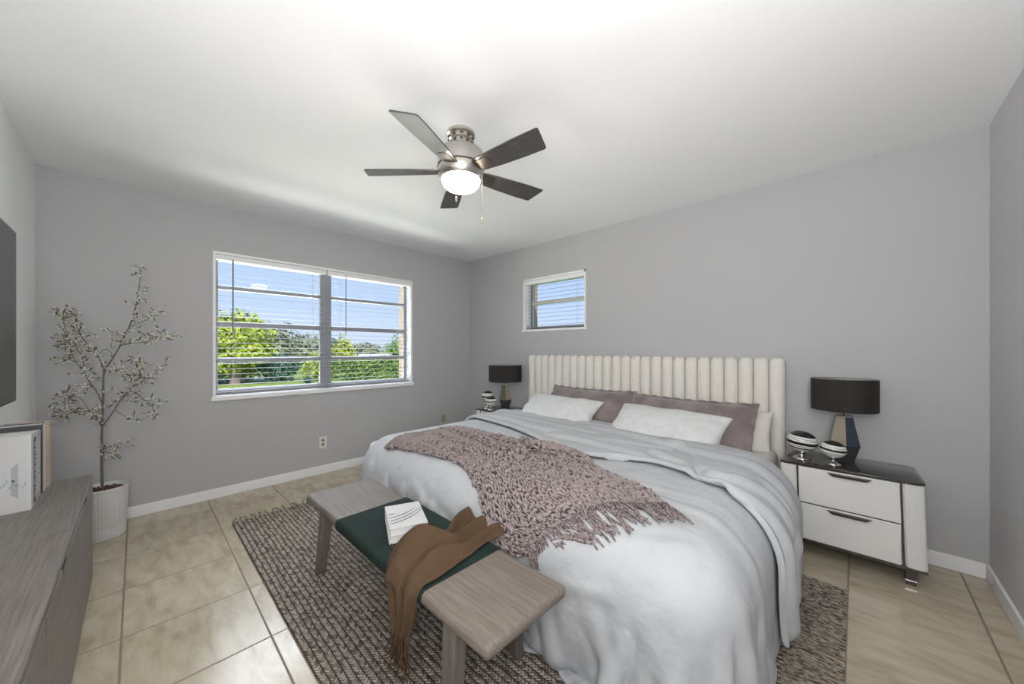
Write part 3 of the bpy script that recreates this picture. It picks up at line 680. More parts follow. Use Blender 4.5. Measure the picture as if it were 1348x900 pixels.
# books on the bench
def flat_book(label, z, th, rot, dx, dy, stripes=False):
    t = thing('book', label, 'book', (2.385 + dx, -2.335 + dy, z), math.radians(rot), 'stacked books on the bench')
    w2, l2 = .078, .118       # local x = along spine-depth, y = long
    bm = new_bm(); add_box(bm, -l2, l2, -w2, w2, 0, .0022); add_box(bm, -l2, l2, -w2, w2, th - .0022, th); add_box(bm, -l2, -l2 + .0022, -w2, w2, .0022, th - .0022); obj('cover', bm, M['book_white'], t)
    bm = new_bm(); add_box(bm, -l2 + .0022, l2 - .004, -w2 + .003, w2 - .003, .0022, th - .0022); obj('page_block', bm, M['paper'], t)
    if stripes:
        for j, (o_, a0, a1) in enumerate(((.055, 0, 1), (.028, 0, .98), (-.002, 0, .80), (-.036, 0, .20))):
            bm = new_bm(); pts = []
            for i in range(15):
                s = a0 + (a1 - a0) * i / 14
                pts.append((o_ + .015 - .085 * s ** 2.2 - .012 * s, -w2 + .004 + s * 2 * w2 * .97, th + .0004))
            for i in range(14):
                p, q = Vector(pts[i]), Vector(pts[i + 1]); wd_ = .0040 * (1 - abs(i / 14 - .5) * .8)
                v = [bm.verts.new(x) for x in (p + Vector((-wd_, 0, 0)), p + Vector((wd_, 0, 0)), q + Vector((wd_, 0, 0)), q + Vector((-wd_, 0, 0)))]
                bm.faces.new(v)
            obj('cover_print', bm, M['ink'], t)
    return t
flat_book('thick white book at the bottom of the stack on the green bench pad', BZ + .0045, .030, -23, 0, 0)
flat_book('white book with curved dark lines, on top of the stack on the bench', BZ + .0348, .030, -22, -.002, .002, True)

# ------------------------------------------------------------------ bed
bed = thing('bed', 'king bed with a tall cream channel-tufted headboard against the grey wall', 'bed', (2.33, -1.0, 0))
HX0, HX1, HZ = 1.150, 3.495, 1.178
nch = 25; wc = (HX1 - HX0) / nch
hb = new_bm(); add_box(hb, HX0 + .01, HX1 - .01, -.055, -.004, .05, HZ - .03, .008); in_parent(obj('headboard_back', hb, M['cream']), bed)
for k in range(nch):
    c = HX0 + (k + .5) * wc; bm = new_bm()
    seg = 14; prof = []
    rings = []
    zs = [.06, .10] + [.10 + (HZ - .045 - .10) * i / 8 for i in range(1, 9)] + [HZ - .045 + .045 * math.sin(a) for a in (.3, .6, .9, 1.15, 1.35)]
    for z in zs:
        t_ = max(0, (z - (HZ - .045)) / .045); f = math.sqrt(max(0, 1 - t_ * t_)) if t_ > 0 else 1
        ring = []
        for i in range(seg + 1):
            a = PI * i / seg
            ring.append(bm.verts.new((c - math.cos(a) * wc * .5 * (.35 + .65 * f), -.05 - (math.sin(a) ** .6) * .058 * (.15 + .85 * f), z)))
        rings.append(ring)
    for a_, b_ in zip(rings, rings[1:]):
        for i in range(seg): bm.faces.new((a_[i], a_[i + 1], b_[i + 1], b_[i]))
        bm.faces.new((a_[-1], a_[0], b_[0], b_[-1]))
    bm.faces.new(rings[-1]); bm.faces.new(rings[0][::-1])
    in_parent(obj('headboard_channel', bm, M['cream'], None, True), bed)
bm = new_bm(); add_box(bm, 1.25, 3.44, -1.95, -.12, .07, .30, .02, 3); in_parent(obj('bed_base', bm, M['cream'], None, True), bed)
for x in (1.35, 3.32):
    for y in (-1.85, -.25):
        bm = new_bm(); add_lathe(bm, [(.022, .0115), (.028, .07)], x, y, 16); in_parent(obj('foot', bm, M['darkmetal']), bed)
bm = new_bm(); add_box(bm, 1.215, 3.465, -1.985, -.115, .30, .555, .05, 5); in_parent(obj('mattress', bm, M['sheet'], None, True), bed)

# ------------------------------------------------------------------ cloth draping (position based, numpy)
def box_push(P, lo, hi, r):
    """push points out of a rounded box; returns new points and a contact mask"""
    lo, hi = np.array(lo, float), np.array(hi, float); c = (lo + hi) / 2; h = (hi - lo) / 2 - r
    d = P - c; s = np.where(d >= 0, 1.0, -1.0); q = np.abs(d) - h; qo = np.maximum(q, 0); L = np.linalg.norm(qo, axis=-1)
    sd = L + np.minimum(q.max(-1), 0) - r; hit = sd < 0
    if not hit.any(): return P, hit
    n = np.zeros_like(P); out = L > 1e-9
    n[out] = (qo[out] / L[out][..., None]) * s[out]
    ins = ~out
    if ins.any():
        k = q[ins].argmax(-1); nn = np.zeros((k.size, 3)); nn[np.arange(k.size), k] = 1; n[ins] = nn * s[ins]
    P = P.copy(); P[hit] -= n[hit] * sd[hit][..., None]
    return P, hit
def drape(X, RX, boxes, steps=160, iters=6, floor=.014, stretch=1.0, bend=.15, g=.0010, meshes=(), fric=.6, damp=.96, pins=None, every=5):
    """X start grid (nv,nu,3); RX flat rest grid (nv,nu,2); boxes = [(lo,hi,r)]; meshes = [(bvh, gap)]"""
    X = X.copy(); prev = X.copy(); R3 = RX * stretch
    def links(a, b): return (a, b, np.linalg.norm(R3[a] - R3[b], axis=-1)[..., None])
    S = slice; cons = []
    nv, nu = X.shape[:2]
    def sl(r0, r1, c0, c1, rs, cs): return (S(r0, r1, rs), S(c0, c1, cs))
    for o in (0, 1):
        n = (nu - 1 - o) // 2 * 2
        cons.append(links((S(None), S(o, o + n, 2)), (S(None), S(o + 1, o + 1 + n, 2))) + (1.0,))
        n = (nv - 1 - o) // 2 * 2
        cons.append(links((S(o, o + n, 2), S(None)), (S(o + 1, o + 1 + n, 2), S(None))) + (1.0,))
    for o in (0, 1):
        n = (nv - 1 - o) // 2 * 2
        for a0, b0 in (((S(o, o + n, 2), S(0, nu - 1)), (S(o + 1, o + 1 + n, 2), S(1, nu))), ((S(o, o + n, 2), S(1, nu)), (S(o + 1, o + 1 + n, 2), S(0, nu - 1)))):
            cons.append(links(a0, b0) + (.35,))
    for o in range(4):
        for k in (4,):
            pass
    bl = []
    for o in (0, 1, 2, 3):
        if o < 2:
            a = (S(None), [i for i in range(nu - 2) if (i % 4) // 2 == o]); b = (a[0], [i + 2 for i in a[1]])
            a_, b_ = (a[0], np.array(a[1])), (b[0], np.array(b[1]))
        else:
            ii = [i for i in range(nv - 2) if (i % 4) // 2 == o - 2]; a_, b_ = (np.array(ii), S(None)), (np.array(ii) + 2, S(None))
        bl.append(links(a_, b_) + (bend,))
    planes = [None] * len(meshes)
    for it in range(steps):
        v = (X - prev) * damp; prev = X.copy(); X = X + v; X[..., 2] -= g
        if it % every == 0:
            for mi, (bv, gap) in enumerate(meshes):
                co = np.empty((nv * nu, 3)); no = np.empty((nv * nu, 3)); fl = X.reshape(-1, 3)
                for i in range(nv * nu):
                    c, n, _, dd_ = bv.find_nearest(fl[i], .12)
                    if c is None: co[i] = (0, 0, -9); no[i] = (0, 0, 1)
                    else: co[i] = c; no[i] = n if n.z > -.3 else (0, 0, 1)
                planes[mi] = (co.reshape(nv, nu, 3), no.reshape(nv, nu, 3), gap)
        for k in range(iters):
            for a, b, L, w_ in cons:
                d = X[a] - X[b]; l = np.linalg.norm(d, axis=-1, keepdims=True) + 1e-9
                c = d * ((l - L) / l * (.5 * w_)); X[a] -= c; X[b] += c
            if k % 2 == 0:
                for a, b, L, w_ in bl:
                    d = X[a] - X[b]; l = np.linalg.norm(d, axis=-1, keepdims=True) + 1e-9
                    c = d * ((l - L) / l * (.5 * w_)); X[a] -= c; X[b] += c
            if k % 2 == 1 or k == iters - 1:
                hitall = np.zeros(X.shape[:2], bool)
                for lo, hi, r in boxes:
                    X, h = box_push(X, lo, hi, r); hitall |= h
                for pl_ in planes:
                    co, no, gap = pl_; dd_ = ((X - co) * no).sum(-1); h = (dd_ < gap) & (dd_ > -.10)
                    X[h] += no[h] * (gap - dd_[h])[..., None]; hitall |= h
                h = X[..., 2] < floor; X[..., 2][h] = floor; hitall |= h
        X[hitall] = X[hitall] * (1 - fric) + (prev[hitall]) * fric if False else X[hitall]
        pm = hitall; pr = prev[pm]; X_ = X[pm]; dlt = X_ - pr; dlt[:, :2] *= (1 - fric); X[pm] = pr + dlt
        if pins is not None: X[pins[0]] = pins[1]
    return X
def grid_mesh(X, name='cloth'):
    nv, nu = X.shape[:2]
    faces = [(j * nu + i, (j + 1) * nu + i, (j + 1) * nu + i + 1, j * nu + i + 1) for j in range(nv - 1) for i in range(nu - 1)]
    me = bpy.data.meshes.new(name); me.from_pydata(X.reshape(-1, 3).tolist(), [], faces)
    up = sum(p.normal.z * p.area for p in me.polygons)
    if up < 0: me.flip_normals()
    return me
def bvh_of(me): return BVHTree.FromPolygons([v.co.copy() for v in me.vertices], [list(p.vertices) for p in me.polygons])
def samp(pl_, t):
    pl_ = [np.array(p, float) for p in pl_]
    L = [0]
    for a, b in zip(pl_, pl_[1:]): L.append(L[-1] + float(np.linalg.norm(b - a)))
    s = t * L[-1]
    for i in range(len(pl_) - 1):
        if s <= L[i + 1] + 1e-9:
            f = (s - L[i]) / max(1e-9, L[i + 1] - L[i]); return pl_[i] + (pl_[i + 1] - pl_[i]) * f
    return pl_[-1]
def curved(pl_, n=6):
    return [tuple(p) for p in smooth_path([Vector((*q, 0)) for q in pl_], n)]
def flat_patch(back, front, nu, nv):
    G_ = np.zeros((nv + 1, nu + 1, 2))
    back = [p[:2] for p in curved(back)]; front = [p[:2] for p in curved(front)]
    A = np.array([samp(back, i / nu) for i in range(nu + 1)]); B = np.array([samp(front, i / nu) for i in range(nu + 1)])
    for j in range(nv + 1): G_[j] = A + (B - A) * (j / nv)
    return G_
def prefold(G_, box, zt, r, lift=0, fl=.02, spread=.0):
    """lay a flat plan over a box with rounded rim: beyond the rim it turns down by arc length"""
    x0, x1, y0, y1 = box
    q = np.stack([np.clip(G_[..., 0], x0 + r, x1 - r), np.clip(G_[..., 1], y0 + r, y1 + 9)], -1)
    e = G_ - q; d = np.linalg.norm(e, axis=-1); n = np.where(d[..., None] > 1e-9, e / np.maximum(d, 1e-9)[..., None], 0)
    a = np.minimum(d / r, PI / 2); rho = r * np.sin(a); z = zt - r * (1 - np.cos(a))
    rest = np.maximum(d - r * PI / 2, 0); avail = zt - r - fl
    down = np.minimum(rest, avail); over = np.maximum(rest - avail, 0)
    z = z - down; rho = rho + over + down * spread
    P = np.concatenate([q + n * rho[..., None], z[..., None]], -1)
    nrm_in = np.stack([n[..., 0] * np.sin(a), n[..., 1] * np.sin(a), np.cos(a)], -1)
    return P + nrm_in * lift
def nz(x, y, z=0): return noise.noise(Vector((x, y, z)))
def wob(X, amp, f, seed=0):
    for j in range(X.shape[0]):
        for i in range(X.shape[1]):
            p = X[j, i]; X[j, i] += np.array([nz(p[0] * f, p[1] * f, seed + p[2] * f), nz(p[0] * f, p[1] * f, seed + 7 + p[2] * f), nz(p[0] * f, p[1] * f, seed + 13 + p[2] * f)]) * amp
    return X
BED = (1.15, 3.60, -2.055, -.10); ZT, RB = .590, .22
bedbox = ((BED[0], BED[2], .0), (BED[1], BED[3], ZT), RB)
benchbox = ((BX0, BY0, .0), (BX1, BY1, BZ), .01)
nsbox = ((3.52, -.40, .0), (4.12, -.02, .56), .01); nsbox2 = ((.60, -.45, .0), (1.13, -.02, .56), .01)
# lower duvet: from under the turned-back fold to the foot, hanging to the floor
Gd = flat_patch([(.74, -.75), (3.94, -.75)], [(.74, -2.45), (3.94, -2.45)], 160, 84)
qc = np.stack([np.clip(Gd[..., 0], BED[0] + .22, BED[1] - .22), np.maximum(Gd[..., 1], BED[2] + .22)], -1)     # rounded corners
ec = Gd - qc; el = np.linalg.norm(ec, axis=-1); em = np.abs(ec).max(-1); kc = np.where(el > 1e-9, em / np.maximum(el, 1e-9), 1)
Gd = qc + ec * (kc ** .8)[..., None]
X = prefold(Gd, BED, ZT + .004, RB, 0, .03, .02); X = wob(X, .040, 3.2, 1); X = wob(X, .020, 8, 4)
X = drape(X, Gd, [bedbox, benchbox, nsbox, nsbox2], 120, 6, .016, 1.035, .12, .0010)
def folds(X, Gf, segs):
    P_ = X; du = np.gradient(P_, axis=1); dv = np.gradient(P_, axis=0); n = np.cross(du, dv); n /= np.linalg.norm(n, axis=-1, keepdims=True) + 1e-9
    if n[..., 2].sum() < 0: n = -n
    A_ = np.zeros(Gf.shape[:2])
    for (p, q, w_, a0, a1) in segs:
        p, q = np.array(p), np.array(q); d = q - p; L2 = d @ d; t = np.clip(((Gf - p) @ d) / L2, 0, 1)
        cl2 = Gf - (p + t[..., None] * d); side = (cl2 @ np.array([-d[1], d[0]])) / math.sqrt(L2); bendy = .25 * w_ * np.sin(t * 9 + p[0] * 7)
        dist = np.sqrt((side - bendy) ** 2 + np.maximum(0, np.linalg.norm(cl2, axis=-1) ** 2 - side ** 2))
        A_ += (a0 + (a1 - a0) * t) * (np.exp(-(dist / w_) ** 2) - .35 * np.exp(-((dist - 1.6 * w_) / (w_ * .7)) ** 2))
    return X + n * A_[..., None]
X = folds(X, Gd, [((3.30, -1.98), (3.62, -2.36), .035, .0, .040), ((3.38, -1.92), (3.80, -2.22), .034, .0, .042), ((3.12, -2.02), (3.32, -2.44), .034, .0, .034), ((2.92, -2.05), (3.02, -2.44), .030, .0, .030),
    ((3.46, -1.80), (3.90, -2.00), .030, .0, .036), ((3.42, -1.62), (3.92, -1.76), .028, .0, .024), ((3.0, -1.98), (3.34, -1.80), .022, .004, .012), ((2.86, -1.90), (3.25, -1.70), .020, .003, .010), ((2.8, -2.12), (3.2, -2.02), .020, .008, .008),
    ((2.55, -2.06), (2.50, -2.40), .026, .014, .030), ((2.30, -2.05), (2.36, -2.40), .022, .012, .028), ((2.10, -2.02), (2.02, -2.40), .024, .014, .028), ((1.90, -2.02), (1.84, -2.40), .024, .014, .030), ((1.70, -2.02), (1.60, -2.40), .024, .014, .028), ((1.5, -1.98), (1.30, -2.36), .028, .014, .03),
    ((1.5, -2.04), (2.0, -2.12), .022, .010, .012), ((2.0, -1.98), (2.5, -2.12), .022, .008, .014), ((2.2, -2.02), (2.16, -2.40), .020, .008, .022), ((2.62, -2.08), (2.70, -2.42), .024, .008, .026), ((3.05, -1.55), (3.5, -1.62), .022, .006, .008), ((2.95, -1.45), (3.4, -1.48), .018, .006, .004)])
lower = grid_mesh(X); bvL = bvh_of(lower)
# turned-back upper layer
back = [(.72, -.50), (1.3, -.47), (2.4, -.45), (2.9, -.56), (3.25, -.66), (3.55, -.78), (3.84, -.98)]
front = [(.72, -1.05), (1.3, -1.03), (1.9, -1.12), (2.5, -1.35), (2.75, -1.33), (3.03, -1.20), (3.26, -1.31), (3.50, -1.45), (3.90, -1.44)]
Gu = flat_patch(back, front, 130, 42)
X = prefold(Gu, BED, ZT + .004, RB, .055, .05, .22); X = wob(X, .050, 3.4, 21); X = wob(X, .022, 8, 24)
X = drape(X, Gu, [((BED[0] - .02, BED[2] - .02, 0), (BED[1] + .02, BED[3], ZT + .012), RB), nsbox, nsbox2], 100, 6, .018, 1.06, .12, .0010, meshes=[(bvL, .028)])
X = folds(X, Gu, [((1.5, -.90), (2.3, -1.06), .040, .012, .022), ((2.3, -1.12), (2.9, -1.14), .036, .020, .012), ((2.95, -1.06), (3.30, -1.20), .028, .030, -.010), ((3.22, -1.26), (3.12, -.98), .024, -.030, -.006), ((3.28, -1.22), (3.70, -1.12), .030, .030, .012),
    ((3.30, -1.34), (3.86, -1.36), .028, .024, .034), ((2.4, -.72), (3.0, -.82), .045, .012, .020), ((3.0, -.84), (3.6, -.98), .045, .022, .010), ((1.3, -.66), (2.2, -.68), .045, .014, .012), ((1.6, -.80), (2.5, -.90), .024, .010, .008),
    ((2.6, -1.00), (3.0, -.94), .022, .010, .012), ((3.45, -1.05), (3.82, -1.22), .026, .012, .020), ((2.0, -.56), (2.7, -.60), .026, .008, .008)])
upper = grid_mesh(X); bvU = bvh_of(upper)
duvet = thing('duvet', 'pale grey crumpled duvet spread over the bed and turned back near the pillows', 'duvet', (2.33, -1.3, .56))
def cloth_obj(name, me, m, parent, thick, off=1, sub=1):
    me.shade_smooth()
    o = obj_me(name, me, m, None, True)
    if thick:
        s = o.modifiers.new('Solid', 'SOLIDIFY'); s.thickness = thick; s.offset = off
    if sub:
        s = o.modifiers.new('Sub', 'SUBSURF'); s.levels = sub; s.render_levels = sub
    if parent: in_parent(o, parent)
    return o
cloth_obj('cover', lower, M['duvet'], duvet, .014)
cloth_obj('turned_back_fold', upper, M['duvet'], duvet, .024)

# mauve chunky throw: rows run from the rear edge to the front edge; the right end is the fringed edge
bk_ = [(1.50, -1.80), (1.53, -1.50), (1.62, -1.38), (1.95, -1.375), (2.34, -1.40), (2.62, -1.42), (2.92, -1.52), (3.14, -1.60), (3.27, -1.70)]
fr_ = [(1.52, -1.97), (1.85, -1.93), (2.18, -1.91), (2.38, -1.95), (2.52, -2.01), (2.64, -2.08), (2.75, -2.12), (2.87, -2.09)]
tNU, tNV = 120, 54
Gt = flat_patch(bk_, fr_, tNU, tNV)
X = prefold(Gt, BED, ZT + .004, RB, .075, .03)
for j in range(tNV + 1):
    for i in range(tNU + 1):
        x, y = Gt[j, i]; f = max(0, min(1, (2.75 - x) * 1.6))
        X[j, i, 2] += f * (.026 * math.sin((y + .28 * x) * 30 + 2 * nz(x * 2, y * 2)) + .016 * math.sin((y + .6 * x) * 17))
X = wob(X, .016, 6, 41)
X = drape(X, Gt, [benchbox], 80, 6, .018, 1.075, .1, .0008, meshes=[(bvL, .026), (bvU, .040)], fric=.8)
X = folds(X, Gt, [((1.62, -1.50), (2.45, -1.62), .030, .018, .034), ((1.7, -1.66), (2.5, -1.74), .028, .018, .022), ((2.0, -1.44), (2.5, -1.50), .026, .016, .022), ((2.42, -1.60), (2.50, -1.86), .026, .034, .018),
    ((2.5, -1.62), (2.9, -1.66), .024, .018, .006), ((1.8, -1.80), (2.3, -1.82), .026, .014, .010), ((2.52, -1.90), (2.62, -2.04), .022, .016, .010)])
edge = [Vector(X[j, tNU]) for j in range(tNV + 1)]; edge_in = [Vector(X[j, tNU - 4]) for j in range(tNV + 1)]
me = grid_mesh(X)
b2 = bmesh.new(); b2.from_mesh(me)
lay = b2.verts.layers.float_vector.new('gp'); b2.verts.ensure_lookup_table()
for k, v in enumerate(b2.verts): v[lay] = Vector(((k % (tNU + 1)) * .0155, (k // (tNU + 1)) * .0145, 0))
bmesh.ops.subdivide_edges(b2, edges=b2.edges[:], cuts=4, use_grid_fill=True)
b2.normal_update()
fl = b2.verts.layers.float.new('loop')
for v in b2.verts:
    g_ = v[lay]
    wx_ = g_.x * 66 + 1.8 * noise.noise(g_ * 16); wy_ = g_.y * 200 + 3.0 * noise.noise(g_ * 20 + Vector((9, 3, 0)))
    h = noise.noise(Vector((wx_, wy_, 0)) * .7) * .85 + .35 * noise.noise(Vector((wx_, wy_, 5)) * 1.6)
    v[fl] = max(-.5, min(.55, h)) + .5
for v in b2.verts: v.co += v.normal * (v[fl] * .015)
me2 = bpy.data.meshes.new('throw'); b2.to_mesh(me2); b2.free()
throw = thing('throw_blanket', 'chunky mauve knitted throw with a fringe spread across the bed', 'blanket', (2.4, -1.75, .6))
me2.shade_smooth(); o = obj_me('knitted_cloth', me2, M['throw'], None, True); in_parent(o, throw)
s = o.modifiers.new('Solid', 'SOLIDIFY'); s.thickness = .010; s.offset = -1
def ground(x, y, extra=0):
    z = .02
    for bv, tck in ((bvL, .016), (bvU, .03)):
        h = bv.ray_cast(Vector((x, y, 1.5)), Vector((0, 0, -1)))
        if h[0]: z = max(z, h[0].z + tck)
    return z + extra
bm = new_bm(); rr = random.Random(5)
nt_ = 62
for k in range(nt_):
    s_ = k / (nt_ - 1) * tNV; j = min(int(s_), tNV - 1); f = s_ - j
    p = edge[j].lerp(edge[j + 1], f); pi_ = edge_in[j].lerp(edge_in[j + 1], f)
    d = (p - pi_); d.z = 0; d.normalize(); d = Matrix.Rotation(rr.uniform(-.22, .22), 3, 'Z') @ d
    L = rr.uniform(.12, .165); st = 6; q = p.copy() + Vector((0, 0, .006)); pts = [q.copy()]
    for i in range(st):
        step = L / st
        nx = q + d * step + Vector((rr.uniform(-.003, .003), rr.uniform(-.003, .003), 0))
        gz = ground(nx.x, nx.y, .010)
        if gz - q.z < -step * 1.2: nx = q + Vector((d.x * step * .3, d.y * step * .3, -step * .95))
        else: nx.z = gz
        q = nx; pts.append(q.copy())
    add_tube(bm, pts, [.0052, .0046, .0042, .0046, .0050, .0040, .003], 6)
o = obj('fringe', bm, M['tassel'], None, True); in_parent(o, throw)

# brown scarf over the bench: plan centre line with a half width, y beyond the front edge turns down
out_ = [(-2.07, 2.46, 2.76), (-2.14, 2.49, 2.75), (-2.22, 2.55, 2.76), (-2.28, 2.59, 2.775), (-2.33, 2.53, 2.78), (-2.38, 2.49, 2.79), (-2.44, 2.50, 2.80),
        (-2.50, 2.56, 2.80), (-2.56, 2.61, 2.80), (-2.62, 2.635, 2.785), (-2.66, 2.65, 2.77), (-2.69, 2.665, 2.755)]
nu, nv = 70, 110
Ls = curved([(c[1], c[0]) for c in out_], 8); Rt = curved([(c[2], c[0]) for c in out_], 8)
Gs = np.zeros((nv + 1, nu + 1, 2))
for j in range(nv + 1):
    A, B = samp(Ls, j / nv), samp(Rt, j / nv)
    for i in range(nu + 1): Gs[j, i] = (A + (B - A) * (i / nu))[:2]
X = prefold(Gs, (-9, 9, BY0 - .004, BY1 + 9), BZ + .012, .03, .0, .03)
for j in range(nv + 1):
    t = j / nv; pt_ = Gs[j]
    for i in range(nu + 1):
        u = i / nu; x, y = pt_[i]
        ridge = lambda c, w_: math.exp(-((u - c) / w_) ** 2)
        back_ = max(0, min(1, (y + 2.36) * 7)); mid = math.exp(-((y + 2.37) / .085) ** 2); hang = max(0, min(1, (-2.50 - y) * 9))
        h = back_ * (.040 * ridge(.16 + .25 * (y + 2.1), .10) + .030 * ridge(.50 + .5 * (y + 2.1), .09) + .034 * ridge(.86 + .2 * (y + 2.1), .09))
        h += mid * (.055 * ridge(.30, .24) + .03 * ridge(.72, .13)) + .028 * (1 - back_) * (1 - hang) * (ridge(.28, .22) + .6 * ridge(.74, .12))
        h += hang * (.026 * ridge(.18, .09) + .022 * ridge(.48, .10) + .028 * ridge(.80, .09)) + .004 * nz(x * 18, y * 18, 5)
        h *= min(1, 8 * u + .25) * min(1, 8 * (1 - u) + .25)
        if X[j, i, 2] > BZ - .01: X[j, i, 2] += h; X[j, i, 1] -= h * hang
        else: X[j, i, 1] -= h + .004
Rs = None
scarf = thing('scarf', 'camel brown fringed scarf draped over the front of the bench', 'scarf', (2.6, -2.35, BZ))
vend = [Vector(X[nv, i]) for i in range(nu + 1)]
cloth_obj('cloth', grid_mesh(X), M['brown'], scarf, .004, 1, 1)
bm = new_bm(); rr = random.Random(9)
for k in range(44):
    s_ = rr.random() * nu; i = min(int(s_), nu - 1); p = vend[i].lerp(vend[i + 1], s_ - i)
    up_ = rr.uniform(0, .10)
    L = rr.uniform(.10, .17); dirx = rr.gauss(-.45, .6); diry = rr.uniform(-.25, .05)
    q = p.copy() + Vector((0, -.004, .004)); pts = [q.copy()]
    for j in range(8):
        stp = L / 8; f = (j / 8) ** 1.5
        q = q + Vector((dirx * stp * f * 1.6 + rr.uniform(-.002, .002), diry * stp * f + rr.uniform(-.002, .002), -stp * (1 - .3 * f * min(1, abs(dirx)))))
        q.z = max(q.z, .016); pts.append(q.copy())
    add_tube(bm, pts, [.0024, .0022, .0022, .0022, .0022, .0022, .0020, .0018, .001], 5)
in_parent(obj('fringe', bm, M['brown'], None, True), scarf)
# loose strands beside the hanging part
for dx in (-.012, -.002):
    bm = new_bm(); q0 = Vector(X[int(nv * .60), 0]) + Vector((dx - .008, -.012, 0)); add_tube(bm, [q0, q0 + Vector((.004, -.004, -.14)), q0 + Vector((.006, -.004, -.24))], .0026, 5)
    in_parent(obj('loose_strand', bm, M['brown'], None, True), scarf)

# ------------------------------------------------------------------ pillows
def pillow(name, label, w, h, t, m, loc, tilt, yaw=0, roll=0, flange=0, seed=0, pinch=.07, group=None):
    nu, nv = 48, 30; bm = new_bm(); grid = {}
    iw, ih = 1 - flange / (w / 2), 1 - flange / (h / 2)
    for side in (1, -1):
        for i in range(nu + 1):
            for j in range(nv + 1):
                u = -1 + 2 * i / nu; v = -1 + 2 * j / nv
                border = i in (0, nu) or j in (0, nv)
                if side == -1 and border: grid[(side, i, j)] = grid[(1, i, j)]; continue
                uu = min(1, abs(u) / iw); vv = min(1, abs(v) / ih)
                prof = (max(0, 1 - uu ** 2.2) ** .5) * (max(0, 1 - vv ** 2.2) ** .5)
                z = side * t / 2 * prof ** .8
                x = u * w / 2 * (1 - pinch * (1 - v * v) * (1 if flange == 0 else .25) * abs(u)); y = v * h / 2 * (1 - pinch * (1 - u * u) * abs(v))
                if flange and (abs(u) > iw or abs(v) > ih):
                    k = max((abs(u) - iw) / (1 - iw), (abs(v) - ih) / (1 - ih)); s = (u * w / 2 if abs(v) > ih else v * h / 2)
                    z += .010 * math.sin(s * 70 + seed) * k + side * .002
                nn = noise.noise(Vector((x * 7 + seed, y * 7, side * 3))) * .016 + noise.noise(Vector((x * 20 + seed, y * 14, side))) * .005
                z += nn * min(1, prof * 2)
                z += side * .006 * math.sin(y * 55 + seed) * max(0, (abs(u) - .62) / .38) * min(1, prof * 3 + (.4 if flange else 0))
                # slump
                z += -.02 * (v ** 2) * .5
                grid[(side, i, j)] = bm.verts.new((x, y, z))
    for side in (1, -1):
        for i in range(nu):
            for j in range(nv):
                q = [grid[(side, i, j)], grid[(side, i + 1, j)], grid[(side, i + 1, j + 1)], grid[(side, i, j + 1)]]
                if side == -1: q = q[::-1]
                try: bm.faces.new(q)
                except ValueError: pass
    o = obj(name, bm, m, None, True)
    o.matrix_world = Matrix.Translation(loc) @ Matrix.Rotation(yaw, 4, 'Z') @ Matrix.Rotation(roll, 4, 'Y') @ Matrix.Rotation(math.radians(tilt), 4, 'X')
    md = o.modifiers.new('Sub', 'SUBSURF'); md.levels = 1; md.render_levels = 1
    tag(o, label, 'pillow', group); return o
PG = 'pillows against the headboard'
pillow('pillow', 'cream pillow half hidden behind the right mauve pillow, nearest the right nightstand', .46, .34, .13, M['sheet'], (3.215, -.20, .655), 66, 0, 0, 0, 9, group=PG)
pillow('pillow', 'mauve velvet flanged pillow at the left, behind a white pillow', .90, .46, .15, M['mauve_pillow'], (2.02, -.27, .690), 55, .02, .0, .035, 1, group=PG)
pillow('pillow', 'mauve velvet flanged pillow at the right, behind the wide white pillow', .93, .46, .16, M['mauve_pillow'], (2.905, -.31, .680), 55, -.02, 0, .035, 2, group=PG)
pillow('pillow', 'white linen pillow at the left front, against a mauve pillow', .80, .40, .15, M['pillow'], (1.84, -.47, .665), 36, .03, .02, 0, 3, group=PG)
pillow('pillow', 'wide white linen pillow at the right front, against a mauve pillow', .84, .42, .16, M['pillow'], (2.82, -.49, .655), 36, -.05, .02, 0, 4, group=PG)

